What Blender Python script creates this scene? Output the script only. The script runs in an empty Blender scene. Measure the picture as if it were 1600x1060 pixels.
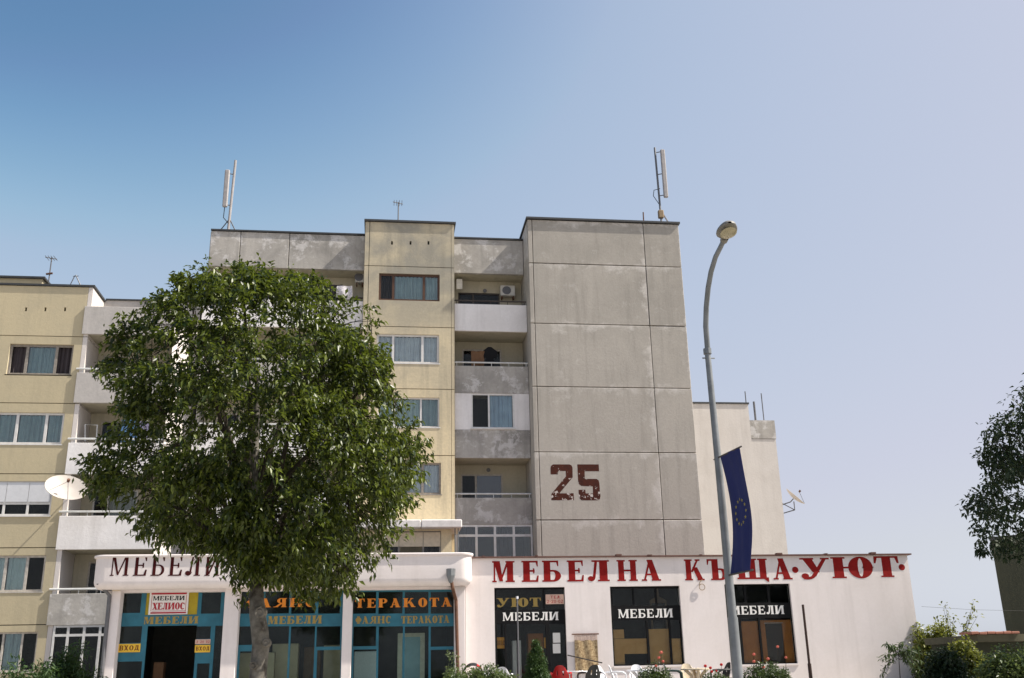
import bpy, bmesh, math, random
import numpy as np
from mathutils import Vector, Matrix
from mathutils import noise as mnoise

SC = bpy.context.scene
COL = SC.collection
RAD = math.radians
EYE = 1.6                     # camera height above the pavement it stands on
TER = 1.0                     # level of the terrace in front of the shops

# ------------------------------------------------------------------ camera, world, sun, exposure
FPX, PITCH, ROLL, YAW = 1570.0, 0.324046, -0.0224422, 0.1321769
fw = Vector((math.sin(YAW)*math.cos(PITCH), math.cos(YAW)*math.cos(PITCH), math.sin(PITCH)))
rt0 = Vector((math.cos(YAW), -math.sin(YAW), 0)); up0 = rt0.cross(fw)
rt = math.cos(ROLL)*rt0 + math.sin(ROLL)*up0
up = -math.sin(ROLL)*rt0 + math.cos(ROLL)*up0
cam = bpy.data.cameras.new('camera'); camo = bpy.data.objects.new('camera', cam); COL.objects.link(camo)
camo.matrix_world = Matrix(((rt.x, up.x, -fw.x, 0), (rt.y, up.y, -fw.y, 0), (rt.z, up.z, -fw.z, EYE), (0, 0, 0, 1)))
cam.sensor_fit = 'HORIZONTAL'; cam.sensor_width = 36.0; cam.lens = FPX*36/1600
cam.clip_start = 0.1; cam.clip_end = 5000
SC.camera = camo

SUN_AZ, SUN_EL = 101.5, 48.4        # clockwise from +Y (the facades face -Y)
w = bpy.data.worlds.new('World'); SC.world = w; w.use_nodes = True
nt = w.node_tree; nt.nodes.clear()
sky = nt.nodes.new('ShaderNodeTexSky'); sky.sky_type = 'NISHITA'; sky.sun_disc = False
sky.sun_elevation = RAD(SUN_EL); sky.sun_rotation = RAD(SUN_AZ)
sky.altitude = 0; sky.air_density = 1.0; sky.dust_density = 2.2; sky.ozone_density = 2.0
bg = nt.nodes.new('ShaderNodeBackground'); bg.inputs['Strength'].default_value = 0.15
wo = nt.nodes.new('ShaderNodeOutputWorld')
EXPO = 1.15
# film response of the sky: one curve per channel for the whole sky (soft shoulder, strong blue away from the sun)
k_ = 0.15*2.0/6.0
m1 = nt.nodes.new('ShaderNodeVectorMath'); m1.operation = 'SCALE'; m1.inputs['Scale'].default_value = k_
cv = nt.nodes.new('ShaderNodeRGBCurve')
CURVE = (((0, 0), (.20, .05), (.305, .135), (.335, .205), (.363, .285), (.418, .42), (.613, .54), (.93, .635), (1.6, .76), (3, 1.1), (6, 1.9)),
         ((0, 0), (.30, .12), (.483, .275), (.512, .34), (.55, .425), (.613, .52), (.875, .60), (1.22, .65), (1.8, .76), (3, 1.05), (6, 1.8)),
         ((0, 0), (.50, .22), (.838, .48), (.88, .55), (.935, .625), (1.025, .695), (1.36, .745), (1.6, .765), (2.2, .82), (3, 1.0), (6, 1.6)))
for c_, pts_ in enumerate(CURVE):
    cu = cv.mapping.curves[c_]
    cu.points[0].location = (0, 0); cu.points[-1].location = (1, pts_[-1][1]/2)
    for x_, y_ in pts_[1:-1]: cu.points.new(x_/6, y_/2)
cv.mapping.use_clip = True; cv.mapping.update()
m2 = nt.nodes.new('ShaderNodeVectorMath'); m2.operation = 'SCALE'; m2.inputs['Scale'].default_value = 2/(2.0**EXPO*0.15)
nt.links.new(sky.outputs[0], m1.inputs[0]); nt.links.new(m1.outputs[0], cv.inputs['Color']); sx_ = nt.nodes.new('ShaderNodeSeparateXYZ'); cx_ = nt.nodes.new('ShaderNodeCombineXYZ'); nt.links.new(cv.outputs[0], sx_.inputs[0])
nt.links.new(sx_.outputs[0], cx_.inputs[0])
for c_, f_ in ((1, 1.05), (2, 1.16)):          # the pale sky near the horizon stays a cool lavender white
    a_ = nt.nodes.new('ShaderNodeMath'); a_.operation = 'MULTIPLY'; a_.inputs[1].default_value = f_; nt.links.new(sx_.outputs[0], a_.inputs[0])
    b_ = nt.nodes.new('ShaderNodeMath'); b_.operation = 'MAXIMUM'; nt.links.new(sx_.outputs[c_], b_.inputs[0]); nt.links.new(a_.outputs[0], b_.inputs[1])
    nt.links.new(b_.outputs[0], cx_.inputs[c_])
nt.links.new(cx_.outputs[0], m2.inputs[0])
nt.links.new(m2.outputs[0], bg.inputs['Color']); nt.links.new(bg.outputs[0], wo.inputs['Surface'])
sd = bpy.data.lights.new('sun', 'SUN'); sd.energy = 3.9; sd.angle = RAD(0.53); sd.color = (1.0, 0.93, 0.82)
so = bpy.data.objects.new('sun', sd); COL.objects.link(so); so.location = (30, -20, 40)
SUNV = Vector((math.sin(RAD(SUN_AZ))*math.cos(RAD(SUN_EL)), math.cos(RAD(SUN_AZ))*math.cos(RAD(SUN_EL)), math.sin(RAD(SUN_EL))))
so.rotation_euler = SUNV.to_track_quat('Z', 'Y').to_euler()
vs = SC.view_settings; vs.view_transform = 'Standard'; vs.look = 'None'; vs.gamma = 1.0; vs.use_curve_mapping = False
vs.exposure = EXPO

# ------------------------------------------------------------------ pixel of the photograph -> point at depth Y
def at(px, py, Y):
    d = rt*((px-800)/FPX) - up*((py-530)/FPX) + fw
    p = d*(Y/d.y)
    return Vector((p.x, Y, p.z + EYE))
def X(px, py, Y): return at(px, py, Y).x
def Z(px, py, Y): return at(px, py, Y).z
def rect(a, b, c, d, Y):
    """photo box (left, top, right, bottom) on the plane at depth Y -> x0, x1, z0, z1"""
    my = (b+d)/2; mx = (a+c)/2
    return X(a, my, Y), X(c, my, Y), Z(mx, d, Y), Z(mx, b, Y)

# ------------------------------------------------------------------ materials
MATS = {}
def nodes_of(name):
    m = bpy.data.materials.new(name); m.use_nodes = True
    MATS[name] = m
    n = m.node_tree; b = n.nodes['Principled BSDF']
    return m, n, b
def c4(c): return (c[0], c[1], c[2], 1)
def noise(n, scale, detail=4, rough=.6, vec=None, sc3=None, dist=0.0):
    tex = n.nodes.new('ShaderNodeTexNoise'); tex.inputs['Scale'].default_value = scale
    tex.inputs['Detail'].default_value = detail; tex.inputs['Roughness'].default_value = rough
    tex.inputs['Distortion'].default_value = dist
    tc = n.nodes.new('ShaderNodeTexCoord'); src = tc.outputs['Object']
    if sc3:
        mp = n.nodes.new('ShaderNodeMapping'); mp.inputs['Scale'].default_value = sc3
        n.links.new(src, mp.inputs['Vector']); src = mp.outputs[0]
    n.links.new(src, tex.inputs['Vector'])
    return tex.outputs['Fac']
def ramp(n, fac, lo, hi, a=0.0, b=1.0):
    r = n.nodes.new('ShaderNodeMapRange'); r.inputs[1].default_value = lo; r.inputs[2].default_value = hi
    r.inputs[3].default_value = a; r.inputs[4].default_value = b; r.clamp = True
    n.links.new(fac, r.inputs[0]); return r.outputs[0]
def mul(n, a, b):
    r = n.nodes.new('ShaderNodeMath'); r.operation = 'MULTIPLY'
    n.links.new(a, r.inputs[0])
    if isinstance(b, float): r.inputs[1].default_value = b
    else: n.links.new(b, r.inputs[1])
    return r.outputs[0]
def mixc(n, fac, a, b, mode='MIX'):
    r = n.nodes.new('ShaderNodeMix'); r.data_type = 'RGBA'; r.blend_type = mode
    if isinstance(fac, float): r.inputs[0].default_value = fac
    else: n.links.new(fac, r.inputs[0])
    for i, v in ((6, a), (7, b)):
        if isinstance(v, tuple): r.inputs[i].default_value = c4(v)
        else: n.links.new(v, r.inputs[i])
    return r.outputs[2]
def bump(n, b, fac, dist, strength=.5):
    bp = n.nodes.new('ShaderNodeBump'); bp.inputs['Strength'].default_value = strength; bp.inputs['Distance'].default_value = dist
    n.links.new(fac, bp.inputs['Height']); n.links.new(bp.outputs[0], b.inputs['Normal'])
def vary(n, colour, amt):
    oi = n.nodes.new('ShaderNodeObjectInfo')
    v = ramp(n, oi.outputs['Random'], 0, 1, 1-amt, 1+amt)
    h = n.nodes.new('ShaderNodeHueSaturation'); n.links.new(v, h.inputs['Value']); n.links.new(colour, h.inputs['Color'])
    return h.outputs[0]
def plain(name, c, rough=.6, spec=.4, metal=0.0, c2=None, scale=6.0, bmp=0.0):
    m, n, b = nodes_of(name)
    b.inputs['Roughness'].default_value = rough; b.inputs['Metallic'].default_value = metal
    b.inputs['Specular IOR Level'].default_value = spec
    f = noise(n, scale, 5)
    n.links.new(mixc(n, ramp(n, f, .35, .65), c, c2 or tuple(x*.82 for x in c)), b.inputs['Base Color'])
    if bmp: bump(n, b, f, bmp)
    return m
def plaster(name, c, stain, white=(.62, .6, .57), s_amt=.6, w_amt=.35, streak=.45, zr=None, var=.05, rough=.9, w_lo=.62, grime=.3, bmp=.02, edge=0.0):
    """weathered wall: base colour, grey blotches, vertical run-off streaks, pale patches"""
    m, n, b = nodes_of(name)
    b.inputs['Roughness'].default_value = rough; b.inputs['Specular IOR Level'].default_value = .2
    big = noise(n, .55, 7, .62, dist=.6); fine = noise(n, 9, 6, .7); grit = noise(n, 45, 3, .7)
    stk = noise(n, 1.0, 5, .6, sc3=(2.6, 2.6, .22)); pal = noise(n, 1.7, 8, .72, dist=.3)
    f = mul(n, ramp(n, big, .42, .68), s_amt)
    if zr:
        tc = n.nodes.new('ShaderNodeTexCoord'); sp = n.nodes.new('ShaderNodeSeparateXYZ')
        n.links.new(tc.outputs['Object'], sp.inputs[0])
        hz = ramp(n, sp.outputs['Z'], zr[0], zr[1], zr[2], 1.0)
        f2 = n.nodes.new('ShaderNodeMath'); f2.operation = 'MULTIPLY_ADD'; n.links.new(hz, f2.inputs[0])
        n.links.new(ramp(n, big, .25, .6, .35, 1.0), f2.inputs[1]); f2.inputs[2].default_value = 0.0
        f = f2.outputs[0]
    col = mixc(n, f, c, stain)
    col = mixc(n, mul(n, ramp(n, stk, .5, .72), streak), col, tuple(x*.62 for x in stain))
    col = mixc(n, mul(n, ramp(n, pal, w_lo, w_lo+.08), w_amt*(.35 if edge else 1.0)), col, white)
    if edge:                                   # lime bloom that washes out of the joints round each panel
        tg = n.nodes.new('ShaderNodeTexCoord'); sg = n.nodes.new('ShaderNodeSeparateXYZ'); n.links.new(tg.outputs['Generated'], sg.inputs[0])
        top = ramp(n, sg.outputs['Z'], .80, .985); side = ramp(n, sg.outputs['X'], .90, .99); low = ramp(n, sg.outputs['Z'], .10, .01)
        mx_ = n.nodes.new('ShaderNodeMath'); mx_.operation = 'MAXIMUM'; n.links.new(top, mx_.inputs[0]); n.links.new(side, mx_.inputs[1])
        my_ = n.nodes.new('ShaderNodeMath'); my_.operation = 'MAXIMUM'; n.links.new(mx_.outputs[0], my_.inputs[0]); n.links.new(mul(n, low, .6), my_.inputs[1])
        bl = noise(n, 1.1, 8, .74, dist=.5)
        ad = n.nodes.new('ShaderNodeMath'); ad.operation = 'ADD'; n.links.new(bl, ad.inputs[0]); n.links.new(mul(n, my_.outputs[0], .20), ad.inputs[1])
        col = mixc(n, mul(n, ramp(n, ad.outputs[0], .62, .76), edge), col, white)
    col = mixc(n, mul(n, ramp(n, fine, .3, .75), grime), col, tuple(x*.7 for x in stain))
    col = mixc(n, mul(n, ramp(n, grit, .4, .7), .18), col, tuple(x*.75 for x in c))
    n.links.new(vary(n, col, var), b.inputs['Base Color'])
    bump(n, b, fine, bmp, .35)
    return m
plaster('concrete', (.455, .42, .378), (.325, .303, .272), white=(.56, .53, .50), s_amt=.75, w_amt=.75, var=.07, w_lo=.57, zr=(4.5, 17.0, .15), edge=.85)
plaster('concrete_grey', (.44, .415, .385), (.24, .23, .215), white=(.62, .60, .59), s_amt=.9, w_amt=.8, var=.05, w_lo=.52)
plaster('yellow_plaster', (.76, .635, .415), (.29, .275, .235), white=(.60, .54, .42), s_amt=.35, w_amt=.3, zr=(8.5, 17.5, .04), var=.03, streak=.4)
plaster('ochre_plaster', (.50, .43, .29), (.34, .31, .24), white=(.52, .47, .35), s_amt=.3, w_amt=.15, var=.03, streak=.2, grime=.2)
plaster('lilac_paint', (.80, .775, .775), (.56, .53, .51), white=(.82, .80, .80), s_amt=.45, w_amt=.2, streak=.28, var=.03, grime=.2)
plaster('grey_paint', (.50, .47, .45), (.36, .345, .33), white=(.60, .58, .57), s_amt=.6, w_amt=.3, streak=.3, var=.03)
plaster('white_wall', (.62, .575, .55), (.60, .55, .52), white=(.78, .74, .71), s_amt=.22, w_amt=.2, streak=.14, var=.0, grime=.08)
plaster('pink_wall', (.79, .725, .71), (.58, .52, .48), white=(.81, .75, .735), s_amt=.3, w_amt=.2, streak=.18, var=.0, grime=.12, bmp=.006)
plaster('cream_gable', (.61, .575, .545), (.46, .42, .385), white=(.68, .64, .60), s_amt=.4, w_amt=.25, streak=.25, var=.0, grime=.12)
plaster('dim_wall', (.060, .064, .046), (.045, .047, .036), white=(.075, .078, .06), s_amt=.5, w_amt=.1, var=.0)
plaster('weathered_slab', (.13, .12, .08), (.08, .078, .055), white=(.17, .16, .12), s_amt=.6, w_amt=.3, var=.0)
plaster('cream_inner', (.50, .46, .36), (.36, .33, .26), s_amt=.3, w_amt=.1, var=.02)
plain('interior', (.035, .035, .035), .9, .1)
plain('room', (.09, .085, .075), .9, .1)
plain('roof_tin', (.045, .047, .05), .55, .4)
plain('roof_felt', (.10, .10, .10), .9, .1)
plain('rust_cap', (.16, .09, .075), .8, .2)
plain('terracotta', (.42, .19, .14), .8, .2)
plain('brown_wood', (.085, .04, .022), .5, .4, scale=12)
plain('grey_wood', (.30, .27, .24), .7, .3, c2=(.2, .18, .16), scale=10)
plain('white_frame', (.66, .65, .64), .45, .4, c2=(.56, .55, .54))
plain('worn_frame', (.50, .47, .43), .6, .3, c2=(.36, .33, .3), scale=8)
plain('shutter_grey', (.055, .045, .05), .7, .3)
plain('blind_white', (.60, .61, .64), .6, .3, c2=(.55, .56, .59))
plain('rail_white', (.62, .63, .63), .45, .4)
plain('rail_dark', (.06, .05, .045), .6, .3)
plain('teal_paint', (.027, .155, .22), .5, .35, c2=(.020, .115, .165), scale=2.2)
plain('black_frame', (.010, .010, .011), .75, .12)
plain('maroon', (.055, .008, .008), .8, .1, c2=(.045, .007, .007))
plain('red_letter', (.27, .010, .009), .7, .15, c2=(.21, .008, .007))
plain('letter_halo', (.80, .76, .74), .7, .2)
plain('orange_letter', (.75, .26, .03), .5, .3, c2=(.62, .2, .02))
plain('mustard_letter', (.42, .26, .045), .6, .3, c2=(.22, .19, .08), scale=40)
plain('yellow_panel', (.42, .32, .02), .5, .3)
plain('sign_orange', (.88, .40, .04), .5, .3, c2=(.82, .36, .035))
plain('sign_yellow', (.80, .50, .05), .5, .3, c2=(.74, .45, .04))
plain('sign_brown', (.16, .035, .012), .5, .3)
plain('sign_white', (.78, .76, .74), .5, .3, c2=(.74, .72, .70))
plain('sign_pink', (.66, .46, .36), .5, .3)
plain('sign_red', (.42, .025, .04), .5, .3)
plain('ink', (.012, .012, .014), .6, .2)
plain('paper', (.70, .69, .66), .8, .1, c2=(.62, .61, .58), scale=25)
plain('galv', (.21, .222, .232), .5, .45, metal=.25, c2=(.15, .16, .168), scale=4)
plain('galv_dark', (.14, .14, .15), .5, .5, metal=.3)
plain('antenna_white', (.34, .32, .32), .45, .4)
plain('rust_metal', (.16, .08, .05), .8, .2, c2=(.09, .05, .035))
plain('post_dark', (.05, .028, .022), .7, .3)
plain('lamp_body', (.20, .19, .17), .5, .4)
plain('lamp_glass', (.36, .32, .20), .25, .6, c2=(.26, .23, .14))
plain('flag_blue', (.019, .026, .115), .75, .2, c2=(.016, .022, .10), scale=2)
plain('star_yellow', (.30, .26, .06), .7, .2)
plain('dish_paint', (.46, .42, .385), .6, .3, c2=(.40, .365, .335), scale=3)
plain('cardboard', (.50, .38, .24), .85, .1, c2=(.42, .31, .19), scale=3)
plain('plywood', (.70, .42, .17), .7, .2, c2=(.60, .34, .125), scale=3)
plain('brown_door', (.52, .20, .05), .6, .3, c2=(.42, .155, .04), scale=3)
plain('dark_door', (.045, .028, .02), .5, .4)
plain('plastic_white', (.74, .74, .76), .4, .5, c2=(.70, .70, .72))
plain('plastic_red', (.55, .014, .018), .4, .5)
plain('plastic_black', (.016, .018, .018), .4, .5)
plain('plastic_green', (.012, .035, .03), .4, .5)
plain('plastic_beige', (.66, .55, .40), .45, .5)
plain('cloth_blue', (.16, .30, .52), .9, .1, c2=(.12, .24, .45), scale=5)
plain('cloth_lilac', (.42, .38, .55), .9, .1)
plain('cloth_black', (.014, .014, .016), .9, .1)
plain('cloth_white', (.62, .60, .62), .9, .1, c2=(.35, .33, .36), scale=14)
plain('cloth_orange', (.17, .095, .055), .9, .1)
plain('curtain_teal', (.34, .46, .48), .9, .1, c2=(.26, .38, .40), scale=2)
plain('curtain_white', (.74, .78, .82), .9, .1, c2=(.64, .68, .73), scale=3)
plain('curtain_pale', (.50, .64, .64), .9, .1, c2=(.45, .58, .58), scale=3)
plain('curtain_blue', (.36, .50, .62), .9, .1, c2=(.30, .43, .56), scale=2)
plain('rug_tan', (.52, .40, .24), .95, .1, c2=(.20, .13, .07), scale=16)
plain('rug_fringe', (.58, .46, .40), .95, .1, c2=(.4, .3, .26), scale=20)
plain('bark', (.20, .185, .16), .9, .15, c2=(.05, .044, .037), scale=5, bmp=.03)
plain('twig', (.05, .042, .032), .9, .1)
plain('asphalt', (.09, .088, .085), .9, .2, c2=(.075, .075, .072), scale=20)
plain('paving', (.42, .395, .36), .9, .2, c2=(.36, .335, .31), scale=5)
plain('kerb', (.32, .31, .29), .9, .2)
plain('line_paint', (.70, .70, .68), .7, .2)
plain('earth', (.42, .385, .335), .95, .1, c2=(.35, .32, .275), scale=.8, bmp=.05)
plain('ac_white', (.60, .58, .54), .5, .4)
plain('awning_white', (.76, .72, .70), .7, .2)
plain('rose_red', (.55, .02, .02), .7, .2); plain('rose_pink', (.75, .22, .16), .7, .2)
plain('wicker', (.30, .22, .14), .8, .2)

def leaf_mat(name, c, c2, trans=.35, rough=.42, spec=.45):
    m, n, b = nodes_of(name)
    b.inputs['Roughness'].default_value = rough; b.inputs['Specular IOR Level'].default_value = spec
    at_ = n.nodes.new('ShaderNodeAttribute'); at_.attribute_name = 'leaf_tint'
    col = mixc(n, at_.outputs['Fac'], c, c2)
    n.links.new(col, b.inputs['Base Color'])
    tr = n.nodes.new('ShaderNodeBsdfTranslucent')
    n.links.new(mixc(n, .5, col, (c2[0]*1.6, c2[1]*1.7, c2[2]*.8)), tr.inputs['Color'])
    mx = n.nodes.new('ShaderNodeMixShader'); mx.inputs[0].default_value = trans
    n.links.new(b.outputs[0], mx.inputs[1]); n.links.new(tr.outputs[0], mx.inputs[2])
    n.links.new(mx.outputs[0], n.nodes['Material Output'].inputs['Surface'])
leaf_mat('leaf_tree', (.006, .018, .004), (.135, .165, .028), .28, .38, .34)
leaf_mat('leaf_dark', (.010, .024, .008), (.026, .046, .014), .15, .65)
leaf_mat('leaf_olive', (.10, .125, .03), (.20, .20, .05), .35)
leaf_mat('leaf_thuja', (.022, .055, .012), (.05, .09, .02), .2, .6)
leaf_mat('leaf_shrub', (.05, .085, .025), (.12, .15, .06), .3)
leaf_mat('leaf_rose', (.035, .06, .02), (.07, .10, .035), .3)

def glass_mat(name, tint, dirt=.04, gl=1.0, rough=.02, ior=1.6):
    m, n, b = nodes_of(name)
    n.nodes.remove(b)
    tr = n.nodes.new('ShaderNodeBsdfTransparent'); tr.inputs[0].default_value = c4(tint)
    g = n.nodes.new('ShaderNodeBsdfGlossy'); g.inputs['Roughness'].default_value = rough; g.inputs['Color'].default_value = (gl, gl, gl, 1)
    fr = n.nodes.new('ShaderNodeFresnel'); fr.inputs['IOR'].default_value = ior
    mx = n.nodes.new('ShaderNodeMixShader'); n.links.new(fr.outputs[0], mx.inputs[0])
    n.links.new(tr.outputs[0], mx.inputs[1]); n.links.new(g.outputs[0], mx.inputs[2])
    df = n.nodes.new('ShaderNodeBsdfDiffuse'); df.inputs[0].default_value = (.35, .38, .36, 1)
    m2 = n.nodes.new('ShaderNodeMixShader')
    n.links.new(mul(n, ramp(n, noise(n, 3, 5), .35, .75), dirt*2), m2.inputs[0])
    n.links.new(mx.outputs[0], m2.inputs[1]); n.links.new(df.outputs[0], m2.inputs[2])
    n.links.new(m2.outputs[0], n.nodes['Material Output'].inputs['Surface'])
glass_mat('glass', (.92, .95, .95), .02)
glass_mat('glass_teal', (.80, .88, .88), .012, ior=1.27)
glass_mat('glass_dark', (.84, .86, .84), .008, ior=1.27)

def peel_mat():
    m, n, b = nodes_of('peeling_paint')
    b.inputs['Roughness'].default_value = .8; b.inputs['Specular IOR Level'].default_value = .2
    tc = n.nodes.new('ShaderNodeTexCoord'); sp = n.nodes.new('ShaderNodeSeparateXYZ'); n.links.new(tc.outputs['Object'], sp.inputs[0])
    nz = noise(n, 5.5, 7, .62); hz = ramp(n, sp.outputs['Z'], Z(900, 783, 40.3)-TER, Z(900, 745, 40.3)-TER, .07, 0.0)
    ad = n.nodes.new('ShaderNodeMath'); ad.operation = 'ADD'; n.links.new(nz, ad.inputs[0]); n.links.new(hz, ad.inputs[1])
    paint = mixc(n, ramp(n, noise(n, 5, 4), .35, .7), (.072, .017, .009), (.040, .012, .008))
    n.links.new(mixc(n, ramp(n, ad.outputs[0], .615, .635), paint, (.52, .47, .44)), b.inputs['Base Color'])
peel_mat()

# ------------------------------------------------------------------ mesh building
def origin_of(o):
    v = Vector((0, 0, 0))
    while o is not None:
        v += o.location; o = o.parent
    return v
def tag(o, label=None, cat=None, group=None, kind=None):
    if label: o['label'] = label
    if cat: o['category'] = cat
    if group: o['group'] = group
    if kind: o['kind'] = kind
    return o
def empty(name, loc, label=None, cat=None, group=None, parent=None):
    o = bpy.data.objects.new(name, None); COL.objects.link(o); o.empty_display_size = .2
    if parent is not None: o.parent = parent
    else: o.location = loc
    return tag(o, label, cat, group)
class MB:
    def __init__(s): s.v = []; s.f = []
    def box(s, x0, x1, y0, y1, z0, z1):
        if x0 > x1: x0, x1 = x1, x0
        if y0 > y1: y0, y1 = y1, y0
        if z0 > z1: z0, z1 = z1, z0
        i = len(s.v)
        s.v += [(x0,y0,z0),(x1,y0,z0),(x1,y1,z0),(x0,y1,z0),(x0,y0,z1),(x1,y0,z1),(x1,y1,z1),(x0,y1,z1)]
        s.f += [tuple(i+k for k in q) for q in ((0,3,2,1),(4,5,6,7),(0,1,5,4),(1,2,6,5),(2,3,7,6),(3,0,4,7))]
        return s
    def prism(s, poly, y0, y1):
        """polygon in x,z extruded from y0 (front) to y1"""
        a = sum(poly[k][0]*poly[(k+1) % len(poly)][1]-poly[(k+1) % len(poly)][0]*poly[k][1] for k in range(len(poly)))
        if a < 0: poly = poly[::-1]
        i = len(s.v); n = len(poly)
        s.v += [(p[0], y0, p[1]) for p in poly] + [(p[0], y1, p[1]) for p in poly]
        s.f.append(tuple(range(i, i+n))); s.f.append(tuple(range(i+2*n-1, i+n-1, -1)))
        for k in range(n):
            j = (k+1) % n; s.f.append((i+k, i+n+k, i+n+j, i+j))
        return s
    def slab(s, poly, z0, z1):
        """polygon in x,y extruded from z0 to z1"""
        a = sum(poly[k][0]*poly[(k+1) % len(poly)][1]-poly[(k+1) % len(poly)][0]*poly[k][1] for k in range(len(poly)))
        if a < 0: poly = poly[::-1]
        i = len(s.v); n = len(poly)
        s.v += [(p[0], p[1], z0) for p in poly] + [(p[0], p[1], z1) for p in poly]
        s.f.append(tuple(range(i+n-1, i-1, -1))); s.f.append(tuple(range(i+n, i+2*n)))
        for k in range(n):
            j = (k+1) % n; s.f.append((i+k, i+j, i+n+j, i+n+k))
        return s
    def holed(s, x0, x1, z0, z1, y0, y1, holes):
        xs = sorted(set([x0, x1]+[min(max(h[k], x0), x1) for h in holes for k in (0, 1)]))
        zs = sorted(set([z0, z1]+[min(max(h[k], z0), z1) for h in holes for k in (2, 3)]))
        nx, nz = len(xs)-1, len(zs)-1
        def solid(i, j):
            if i < 0 or j < 0 or i >= nx or j >= nz: return False
            cx, cz = (xs[i]+xs[i+1])/2, (zs[j]+zs[j+1])/2
            return not any(h[0] < cx < h[1] and h[2] < cz < h[3] for h in holes)
        idx = {}
        def P(i, j, b):
            if (i, j, b) not in idx:
                idx[(i, j, b)] = len(s.v); s.v.append((xs[i], y1 if b else y0, zs[j]))
            return idx[(i, j, b)]
        for i in range(nx):
            for j in range(nz):
                if not solid(i, j): continue
                s.f.append((P(i,j,0), P(i+1,j,0), P(i+1,j+1,0), P(i,j+1,0)))
                s.f.append((P(i,j,1), P(i,j+1,1), P(i+1,j+1,1), P(i+1,j,1)))
                if not solid(i-1, j): s.f.append((P(i,j,0), P(i,j+1,0), P(i,j+1,1), P(i,j,1)))
                if not solid(i+1, j): s.f.append((P(i+1,j,0), P(i+1,j,1), P(i+1,j+1,1), P(i+1,j+1,0)))
                if not solid(i, j-1): s.f.append((P(i,j,0), P(i,j,1), P(i+1,j,1), P(i+1,j,0)))
                if not solid(i, j+1): s.f.append((P(i,j+1,0), P(i+1,j+1,0), P(i+1,j+1,1), P(i,j+1,1)))
        return s
    def tube(s, pts, r, n=8, cap=True):
        pts = [Vector(p) for p in pts]; k = len(pts)
        rs = r if isinstance(r, (list, tuple)) else [r]*k
        i0 = len(s.v); ref = None
        for a in range(k):
            d = (pts[min(a+1, k-1)]-pts[max(a-1, 0)]).normalized()
            if ref is None: ref = Vector((0, 0, 1)) if abs(d.z) < .9 else Vector((1, 0, 0))
            u = (ref-d*ref.dot(d)).normalized(); v = d.cross(u); ref = u
            for b in range(n):
                t = 2*math.pi*b/n; q = pts[a]+(u*math.cos(t)+v*math.sin(t))*rs[a]; s.v.append(tuple(q))
        for a in range(k-1):
            for b in range(n):
                c = (b+1) % n; s.f.append((i0+a*n+b, i0+a*n+c, i0+(a+1)*n+c, i0+(a+1)*n+b))
        if cap:
            s.f.append(tuple(i0+b for b in range(n-1, -1, -1))); s.f.append(tuple(i0+(k-1)*n+b for b in range(n)))
        return s
    def grid(s, fn, nu, nv):
        i0 = len(s.v)
        for a in range(nu+1):
            for b in range(nv+1): s.v.append(tuple(fn(a/nu, b/nv)))
        for a in range(nu):
            for b in range(nv):
                p = i0+a*(nv+1)+b; s.f.append((p, p+nv+1, p+nv+2, p+1))
        return s
    def build(s, name, m, parent=None, smooth=False, bevel=0.0, solid=0.0, loc=None, world=True):
        """one mesh object; vertices are given in world coordinates unless world is False"""
        off = origin_of(parent) if (parent is not None and world) else Vector(loc or (0, 0, 0))
        me = bpy.data.meshes.new(name)
        me.from_pydata([(v[0]-off.x, v[1]-off.y, v[2]-off.z) for v in s.v] if world else s.v, [], s.f)
        bm = bmesh.new(); bm.from_mesh(me)
        bmesh.ops.recalc_face_normals(bm, faces=bm.faces[:])
        if solid:
            bmesh.ops.solidify(bm, geom=bm.faces[:], thickness=solid)
        if bevel:
            ed = [e for e in bm.edges if len(e.link_faces) == 2 and e.calc_face_angle(0) > .6]
            bmesh.ops.bevel(bm, geom=ed, offset=bevel, segments=1, affect='EDGES', clamp_overlap=True)
        bm.to_mesh(me); bm.free()
        if smooth:
            for p in me.polygons: p.use_smooth = True
            me.set_sharp_from_angle(angle=RAD(35))
        me.materials.append(MATS[m] if isinstance(m, str) else m)
        o = bpy.data.objects.new(name, me); COL.objects.link(o)
        if parent is not None: o.parent = parent
        elif loc is not None: o.location = loc
        return o
def children(o): return [c for c in bpy.data.objects if c.parent == o]
def copy_tree(o, parent=None, mat=None):
    c = o.copy(); COL.objects.link(c); c.parent = parent
    if mat and c.data is not None:
        c.material_slots[0].link = 'OBJECT'; c.material_slots[0].material = MATS[mat]
    for ch in list(o.children): copy_tree(ch, c, mat)
    return c

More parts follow.
